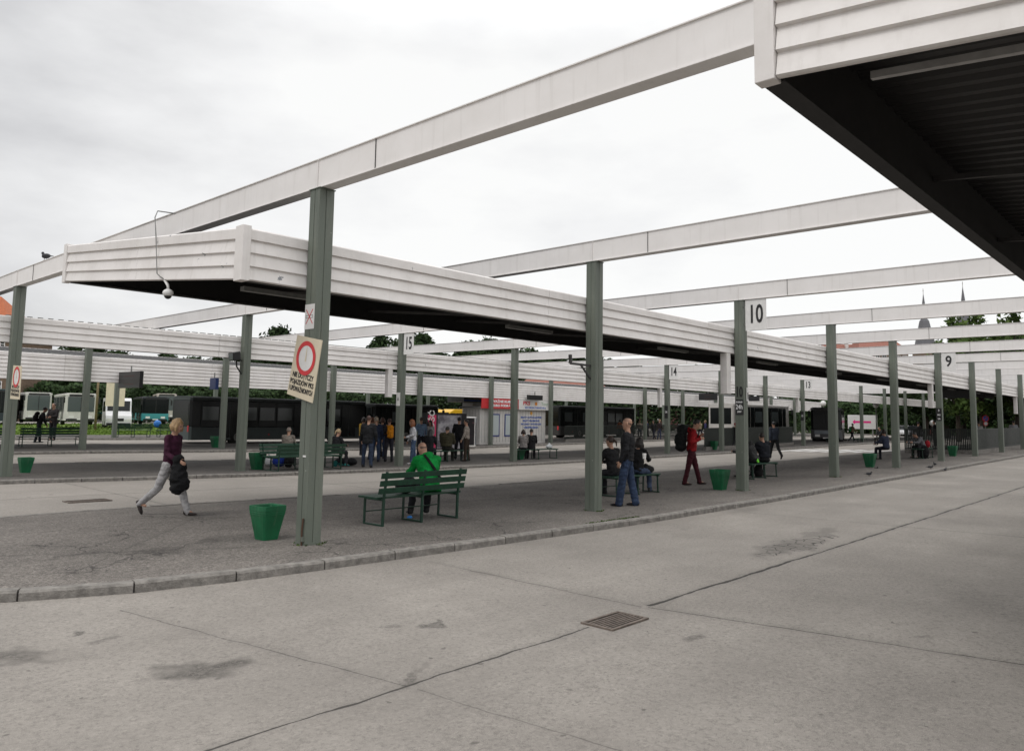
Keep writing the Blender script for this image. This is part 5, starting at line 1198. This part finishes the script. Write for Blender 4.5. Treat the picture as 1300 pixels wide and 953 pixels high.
# ------------------------------------------------------------------ stair railings
M_['rail'] = mat('dark_green_railing', (.016,.022,.018), .5, .3, 5.)
def railing(p, q, h, plinth, label, n_gap=.085):
    p, q = Vector(p), Vector(q); o = p.copy(); t = thing('stair_railing', label, 'railing', o); d = q-p; L = Vector((d.x, d.y, 0)).length; u = Vector((d.x, d.y, 0)).normalized(); sl = d.z/L
    m = MB(); m.bar(Vector((0,0,.09)), Vector((u.x*L, u.y*L, d.z+.09)), .22, .22, M_['kerb']); m.build('plinth', t)
    m = MB(); m.bar(Vector((0,0,h)), Vector((u.x*L, u.y*L, d.z+h)), .07, .06, M_['rail']); m.bar(Vector((0,0,.26)), Vector((u.x*L, u.y*L, d.z+.26)), .05, .04, M_['rail']); m.build('rail', t)
    m = MB(); k = int(L/n_gap)
    for i_ in range(k+1):
        a = u*(L*i_/k); z = sl*L*i_/k; m.bar(a+Vector((0,0,z+.2)), a+Vector((0,0,z+h)), .02, .066 if plinth else .03, M_['rail'], up=u)
    m.build('bars', t)
za = lambda x, y: T(x, y)+PLAT
rx = 41.2
railing((rx, .55, za(rx, .55)), (62, .75, za(62, .75)), 1.3, True, 'dark green slatted stair railing running along the right end of the nearest platform')
railing((rx, .55+.1, za(rx, .65)), (rx+.05, 4.0, za(rx, 4.)), 1.3, True, 'dark slatted end section of the stair railing right of bay 9')
railing((38.4, 14.9, za(38.4, 14.9)), (52, 14.9, za(52, 14.9)), 1.35, True, 'dark slatted stair railing on the second platform right of bay 10')
railing((41, 28.2, za(41, 28.2)), (60, 28.2, za(60, 28.2)), 1.2, False, 'dark railing on the third platform right of the kiosk')

# traffic signs
p = gp(1252, 561, .1); t = thing('traffic_sign', 'round red-edged no-stopping sign with a smaller round sign below', 'traffic sign', p); dd = math.hypot(*(p-CAM).xy)
z1 = on_d(1252, 531, dd).z-p.z; z2 = on_d(1252, 537.5, dd).z-p.z; vv = -HF
m = MB(); m.tube([(0,0,0), (0,0,z1)], .04, M_['lampgrey']); m.build('pole', t)
for z, r, c in ((z1, .32, (.05,.1,.45)), (z2, .22, (.6,.6,.6))):
    m = MB(); m.disc(vv*.05+Vector((0,0,z)), vv, r, M_['red'], .01); f_ = m.build('sign_plate', t); m = MB(); m.disc(vv*.062+Vector((0,0,z)), vv, r*.72, mat('sign_face', c, .4), .004); m.build('sign_face', f_)
m = MB(); m.obox(vv*.072+Vector((0,0,z1)), (HR*.7+Vector((0,0,.7)))*.22, vv*.003, (HR*.7-Vector((0,0,.7)))*.03, M_['red']); m.build('red_slash', t)
# billboard and lamp globes
dbl = 105; c_ = on_d(1095, 535.5, dbl); wv = 33*dbl/FPX; hv = 16*dbl/FPX; t = thing('billboard', 'white billboard with a pink arrow in the far yard', 'billboard', (c_.x, c_.y, 0))
m = MB(); m.obox((0,0,c_.z), HR*wv/2, HF*.1, Vector((0,0,hv/2)), M_['signw']); m.build('panel', t)
m = MB(); m.obox(-HF*.108+Vector((0,0,c_.z)), HR*wv*.28, HF*.004, Vector((0,0,.12)), mat('pink', (.75,.02,.22), .5)); m.build('arrow_bar', t)
m = MB(); m.add([-HF*.112-HR*wv*.28+Vector((0,0,c_.z+.3)), -HF*.112-HR*wv*.28+Vector((0,0,c_.z-.3)), -HF*.112-HR*wv*.36+Vector((0,0,c_.z))], [(0,1,2)], bpy.data.materials['pink']); m.build('arrow_head', t)
m = MB()
for sd in (-.7, .7): m.tube([HR*sd*wv/2, HR*sd*wv/2+Vector((0,0,c_.z-hv/2))], .08, M_['lampgrey'])
m.build('post', t)
for px, py, l_ in ((1112, 514, 'street lamp with a white globe right of the billboard'), (1184, 537, 'low globe lamp left of the bay 9 column'), (1045, 512, 'street lamp with a globe beyond the dark coach')):
    q = on_d(px, py, 95); t = thing('street_lamp', l_, 'street lamp', (q.x, q.y, 0), 0, 'globe street lamps'); m = MB(); m.tube([(0,0,0), (0,0,q.z-.3)], [.09, .05], M_['lampgrey']); m.build('pole', t); m = MB(); m.ell((0,0,q.z), .32, .32, .32, M_['signw']); m.build('globe', t, smooth=True)
q = on_d(121, 540, 75); m = MB(); m.tube([(0,0,0), (0,0,6.)], [.11, .09], mat('wooden_pole', (.2,.15,.08), .9, .3, 4.), 8); o = m.build('utility_pole', smooth=True); o.location = (q.x, q.y, 0); tag(o, 'bare wooden utility pole beyond the grass in front of the coaches', 'pole')
q = on_d(147, 495, 70); t = thing('notice_board', 'cream notice board on posts behind the departures board', 'sign', (q.x, q.y, 0)); m = MB(); m.obox((0,0,q.z), HR*.75, HF*.04, Vector((0,0,1.3)), M_['cream']); m.build('panel', t); m = MB(); m.tube([(0,0,0), (0,0,q.z-1.3)], .07, M_['lampgrey']); m.build('post', t)

# ------------------------------------------------------------------ buildings
M_['brick'] = mat('brown_brick', (.16,.11,.075), .9, .35, 3.)
M_['tile'] = mat('orange_roof_tile', (.42,.12,.045), .8, .3, 4.)
M_['tiled'] = mat('dull_red_tile', (.26,.10,.07), .8, .3, 4.)
def house(px, dist, w, d, h, rh, label, wall, roof, ang=0, nw=6, fl=3, hip=3.):
    q = on_d(px, 500, dist); vec = HR; rz = math.atan2(vec.y, vec.x)+R(ang); t = thing('town_building', label, 'building', (q.x, q.y, -.05), rz, 'buildings behind the station')
    m = MB(); m.box((-w/2,0,0), (w/2,d,h), wall); m.build('wall', t)
    m = MB(); e = .4; vs = [(-w/2-e,-e,h), (w/2+e,-e,h), (w/2+e,d+e,h), (-w/2-e,d+e,h), (-w/2+hip,d/2,h+rh), (w/2-hip,d/2,h+rh)]
    m.add(vs, [(0,1,5,4), (1,2,5), (2,3,4,5), (3,0,4), (3,2,1,0)], roof); r_ = m.build('roof', t)
    m = MB(); m.box((w*.1,d*.35,h+rh*.5), (w*.1+.8,d*.35+.8,h+rh+1.), wall); m.build('chimney', r_)
    for f in range(fl):
        for k in range(nw):
            x = -w/2+w*(k+.5)/nw; z = h*(f+.35)/fl
            m = MB(); m.box((x-.6,-.05,z-.1), (x+.6,-.002,z+1.6), M_['signw']); f_ = m.build('window', t); m = MB()
            for xx in (-.5, .05): m.box((x+xx,-.056,z+.0), (x+xx+.45,-.051,z+.9), M_['glass']); m.box((x+xx,-.056,z+.98), (x+xx+.45,-.051,z+1.5), M_['glass'])
            m.build('pane', f_)
house(-78, 128, 18.5, 9, 11.2, 6.2, 'brown brick building with bright orange tiled roof at the far left', M_['brick'], M_['tile'], 0, 6, 4, 5.0)
house(1124, 230, 13, 10, 21, 4, 'building with a dull red tiled roof seen between beams left of the spires', M_['brick'], M_['tiled'], 0, 7, 5, 2.)
house(1078, 240, 12, 12, 19.5, 5, 'pale gabled house left of the red-roofed building', M_['kw'], M_['tiled'], 0, 4, 5, 1.)
house(815, 150, 60, 12, 5, 1.2, 'long dark red brick block behind the background crowd', mat('dark_red_brick', (.11,.05,.04), .9, .3, 3.), M_['tiled'], 0, 12, 2, 3.)
house(715, 120, 14, 10, 6, 2.5, 'low dark building right of the kiosk', mat('dark_render', (.05,.05,.05), .9, .3, 3.), M_['tiled'], 0, 4, 2, 2.)
slate = mat('grey_slate', (.13,.13,.14), .8, .2, .4)
def spire(px, top, base, wpx, dist, label):
    a = on_d(px, top, dist); b = on_d(px, base, dist); r = wpx*dist/FPX/2; t = thing('church_spire', label, 'church tower', (a.x, a.y, 0), 0, 'church towers'); m = MB(); n = 8
    k_ = dist/FPX; zt_ = a.z; zb = zt_-58*k_
    m.tube([(0,0,zb), (0,0,zt_-31*k_), (0,0,zt_-28*k_), (0,0,zt_-14*k_), (0,0,zt_)], [r*1.55, r*.72, r*.42, r*.27, .08], slate, 8); m.build('spire', t)
    m = MB(); m.box((-r*1.5,-r*1.5,0), (r*1.5,r*1.5,zb-.01), M_['brick']); m.build('tower', t); m = MB(); m.tube([(0,0,zt_-.3), (0,0,zt_+2.5)], .1, M_['grate'], 6); m.box((-.5,-.08,zt_+1.4), (.5,.08,zt_+1.6), M_['grate']); m.build('cross', t)
spire(1172, 373, 417, 14, 420, 'pointed grey church spire, left of the pair above the beams')
spire(1222, 364, 402, 14, 420, 'pointed grey church spire, right of the pair above the beams')

# ------------------------------------------------------------------ trees
def tree_mesh(seed, W, H, nleaf, leaf, mm, holes=.3, base=.25):
    rn = random.Random(seed); cl = []; 
    for _ in range(60):
        a = rn.uniform(0, 6.28); z = H*(base+(1-base)*rn.random()**.8); f = rn.uniform(.75, 1.2)*math.sin(math.pi*min(1, max(.12, (z/H-base)/(1-base)*.85+.15)))
        q = W/2*f*rn.uniform(.2, .95); cl.append((Vector((q*math.cos(a), q*math.sin(a), z*rn.uniform(.86, 1.02))), W*rn.choice((.05, .08, .11, .15))))
    vs = []; fs = []
    for _ in range(nleaf):
        c, r = rn.choice(cl); d = Vector((rn.gauss(0, 1), rn.gauss(0, 1), rn.gauss(0, 1))).normalized()*r*rn.random()**.4; p = c+Vector((d.x, d.y, d.z*.75)); s = leaf*rn.uniform(.5, 1.2)
        u = Vector((rn.gauss(0, 1), rn.gauss(0, 1), rn.gauss(0, .6))).normalized(); w = u.orthogonal().normalized(); w.rotate(Matrix.Rotation(rn.uniform(0, 6.28), 3, u)); o = len(vs)
        vs += [p-u*s, p+w*s*.5, p+u*s, p-w*s*.5]; fs.append((o, o+1, o+2, o+3))
    me = bpy.data.meshes.new('crown'); me.from_pydata([tuple(v) for v in vs], [], fs); me.materials.append(mm)
    tr = MB(); tr.tube([(0,0,0), (0,0,H*.25), (.1,.1,H*.55)], [W*.035, W*.025, W*.012], M_['trunk'], 8)
    for c, r in cl[:12]: tr.tube([(0,0,H*rn.uniform(.2,.45)), tuple(c*.5+Vector((0,0,H*.2))), tuple(c)], [W*.014, W*.009, W*.003], M_['trunk'], 5)
    tm = bpy.data.meshes.new('trunk'); tm.from_pydata([tuple(v) for v in tr.v], [], tr.f); tm.materials.append(M_['trunk'])
    return me, tm
TM = [tree_mesh(1, 8, 10, 9000, .28, M_['leaf']), tree_mesh(2, 7, 10, 8000, .28, M_['leaf']), tree_mesh(3, 9, 9, 9000, .3, M_['leaf']), tree_mesh(4, 7, 10, 3000, .26, M_['leaf2'])]
def tree(px, dist, top_py, kind, label, ws=1., group=None):
    q = on_d(px, 500, dist); zt = on_d(px, top_py, dist).z; me, tm = TM[kind]; s = zt/(10 if kind != 2 else 9)
    t = thing('tree', label, 'tree', (q.x, q.y, -.05), random.uniform(0, 6), group)
    for nm, d_ in (('crown', me), ('trunk', tm)):
        o = bpy.data.objects.new(nm, d_); COL.objects.link(o); o.parent = t; o.scale = (s*ws, s*ws, s)
tg = 'trees behind the bus station'
specs = [(30,150,470),(62,140,448),(92,135,438),(120,142,436),(150,138,445),(182,145,452),(212,138,450),(243,145,452),(275,140,455),(308,148,450),(352,135,417),(378,142,428),(405,150,455),(440,150,450),(480,140,424),(505,150,436),(532,138,424),(560,150,447),
         (590,140,438),(618,138,430),(645,145,440),(672,140,444),(700,150,448),(735,150,452),(770,152,458),(800,175,462),(840,180,465),(880,175,468),(915,160,470),(950,160,470),(990,150,470),(1030,150,474),(1062,140,478),(1095,135,478),(1125,130,480),(1150,128,482),
         (1175,120,470),(1200,105,452),(1222,110,440),(1245,102,430),(1268,108,425),(1290,100,420),(1315,105,412),(1345,110,410),(1380,105,420)]
for i_, (px, d_, ty) in enumerate(specs):
    k = (0, 2, 1)[i_ % 3]; 
    tree(px, d_, ty+random.uniform(-2, 2), k, f'dark leafy tree in the belt behind the station, {ORD[i_ % 15]} of its {("left","middle","right")[i_//15]} third', 1.15 if ty > 436 else .85, tg)
tree(1215, 86, 402, 3, 'pale fresh-green tree rising above the beams left of the right spire', .8, tg); tree(1245, 84, 396, 3, 'pale sparse tree rising above the beams right of the spires', .8, tg); tree(1290, 82, 396, 3, 'thin-leaved tree above the beams at the right edge', .8, tg)
# hedge belt low behind everything
def hedge(px0, px1, dist, h, label):
    a, b = on_d(px0, 500, dist), on_d(px1, 500, dist); rn = random.Random(px0); vs = []; fs = []
    for _ in range(26000):
        f = rn.random(); c = a.lerp(b, f)+HF*rn.uniform(-1.5, 1.5); z = h*rn.random()**.7*(.8+.25*noise.noise(Vector((f*30, 0, 0)))); s = rn.uniform(.15, .4)
        p = Vector((c.x, c.y, z)); u = Vector((rn.gauss(0,1), rn.gauss(0,1), rn.gauss(0,1))).normalized(); w = u.orthogonal().normalized(); o = len(vs); vs += [p-u*s, p+w*s*.6, p+u*s, p-w*s*.6]; fs.append((o,o+1,o+2,o+3))
    me = bpy.data.meshes.new('hedge'); me.from_pydata([tuple(v) for v in vs], [], fs); me.materials.append(M_['leaf']); o = bpy.data.objects.new('hedge', me); COL.objects.link(o); tag(o, label, 'hedge', kind='stuff')
hedge(-60, 500, 128, 6.5, 'dark shrub belt behind the parked coaches'); hedge(500, 1010, 118, 6.0, 'dark shrub belt behind the middle of the station'); hedge(1010, 1400, 125, 5.5, 'dark shrub belt behind the right of the station')

# ------------------------------------------------------------------ world, light, camera
w = bpy.data.worlds.new('World'); scn.world = w; w.use_nodes = True; n, l = w.node_tree.nodes, w.node_tree.links; bg = n['Background']
SE, SA = R(52), R(150)
sky = n.new('ShaderNodeTexSky'); sky.sky_type = 'NISHITA'; sky.sun_disc = False; sky.sun_elevation = SE
tc = n.new('ShaderNodeTexCoord'); mp = n.new('ShaderNodeMapping'); l.new(tc.outputs['Generated'], mp.inputs[0]); mp.inputs['Scale'].default_value = (1, 1, 2.6)
c1 = noise_n(n, l, mp.outputs[0], 1.7, 7, .55); c2 = noise_n(n, l, mp.outputs[0], 5.5, 5, .5)
dt = n.new('ShaderNodeVectorMath'); dt.operation = 'DOT_PRODUCT'; l.new(tc.outputs['Generated'], dt.inputs[0]); bd = (HR*.75+HF*.66).normalized(); dt.inputs[1].default_value = tuple(bd)
grad = math_node(n, l, 'MULTIPLY_ADD', dt.outputs['Value'], .5); 
gnode = grad.node; gnode.inputs[2].default_value = .5
v = math_node(n, l, 'ADD', math_node(n, l, 'MULTIPLY', c1, .55), math_node(n, l, 'MULTIPLY', c2, .22))
v = math_node(n, l, 'ADD', v, math_node(n, l, 'MULTIPLY', grad, .75))
cloudc = ramp(n, l, v, [(.52, (.43, .43, .44)), (.74, (.57, .57, .58)), (.93, (.86, .86, .86)), (1.0, (.93, .93, .92))])
skys = n.new('ShaderNodeVectorMath'); skys.operation = 'SCALE'; l.new(sky.outputs[0], skys.inputs[0]); skys.inputs['Scale'].default_value = .1
cb_ = n.new('ShaderNodeVectorMath'); cb_.operation = 'SCALE'; l.new(cloudc, cb_.inputs[0]); cb_.inputs['Scale'].default_value = 10.5
sz_ = n.new('ShaderNodeSeparateXYZ'); l.new(tc.outputs['Generated'], sz_.inputs[0])
el = math_node(n, l, 'MULTIPLY_ADD', math_node(n, l, 'MAXIMUM', math_node(n, l, 'SUBTRACT', sz_.outputs[2], .44), 0.), 3.4); el.node.inputs[2].default_value = 1.
bk = n.new('ShaderNodeVectorMath'); bk.operation = 'DOT_PRODUCT'; l.new(tc.outputs['Generated'], bk.inputs[0]); bk.inputs[1].default_value = tuple(-HF)
bv_ = math_node(n, l, 'MULTIPLY_ADD', math_node(n, l, 'MAXIMUM', bk.outputs['Value'], 0.), .9); bv_.node.inputs[2].default_value = 1.
l.new(math_node(n, l, 'MULTIPLY', math_node(n, l, 'MULTIPLY', el, bv_), 10.), cb_.inputs['Scale'])
mx = mixc(n, l, .95, sky.outputs[0], cb_.outputs[0]); l.new(mx, bg.inputs['Color']); bg.inputs['Strength'].default_value = .1
sd = bpy.data.lights.new('sun', 'SUN'); sd.energy = .9; sd.angle = R(25); sd.color = (1, .97, .92); so = bpy.data.objects.new('sun', sd); COL.objects.link(so)
sv = (-HR*.55-HF*.5); sv = Vector((sv.x, sv.y, 0)).normalized()*math.cos(SE)+Vector((0, 0, math.sin(SE)))
so.rotation_euler = sv.to_track_quat('Z', 'Y').to_euler(); sky.sun_rotation = math.atan2(sv.x, sv.y)
cd = bpy.data.cameras.new('camera'); co = bpy.data.objects.new('camera', cd); COL.objects.link(co); scn.camera = co
cd.sensor_width = 36; cd.lens = 36*FPX/1300; cd.shift_y = -45/1300; cd.clip_end = 3000; cd.clip_start = .05
mt = Matrix(((RT.x, UP.x, -FW.x, CAM.x), (RT.y, UP.y, -FW.y, CAM.y), (RT.z, UP.z, -FW.z, CAM.z), (0, 0, 0, 1))); co.matrix_world = mt
scn.view_settings.view_transform = 'Standard'; scn.view_settings.look = 'None'; scn.view_settings.exposure = .12; scn.view_settings.gamma = 1
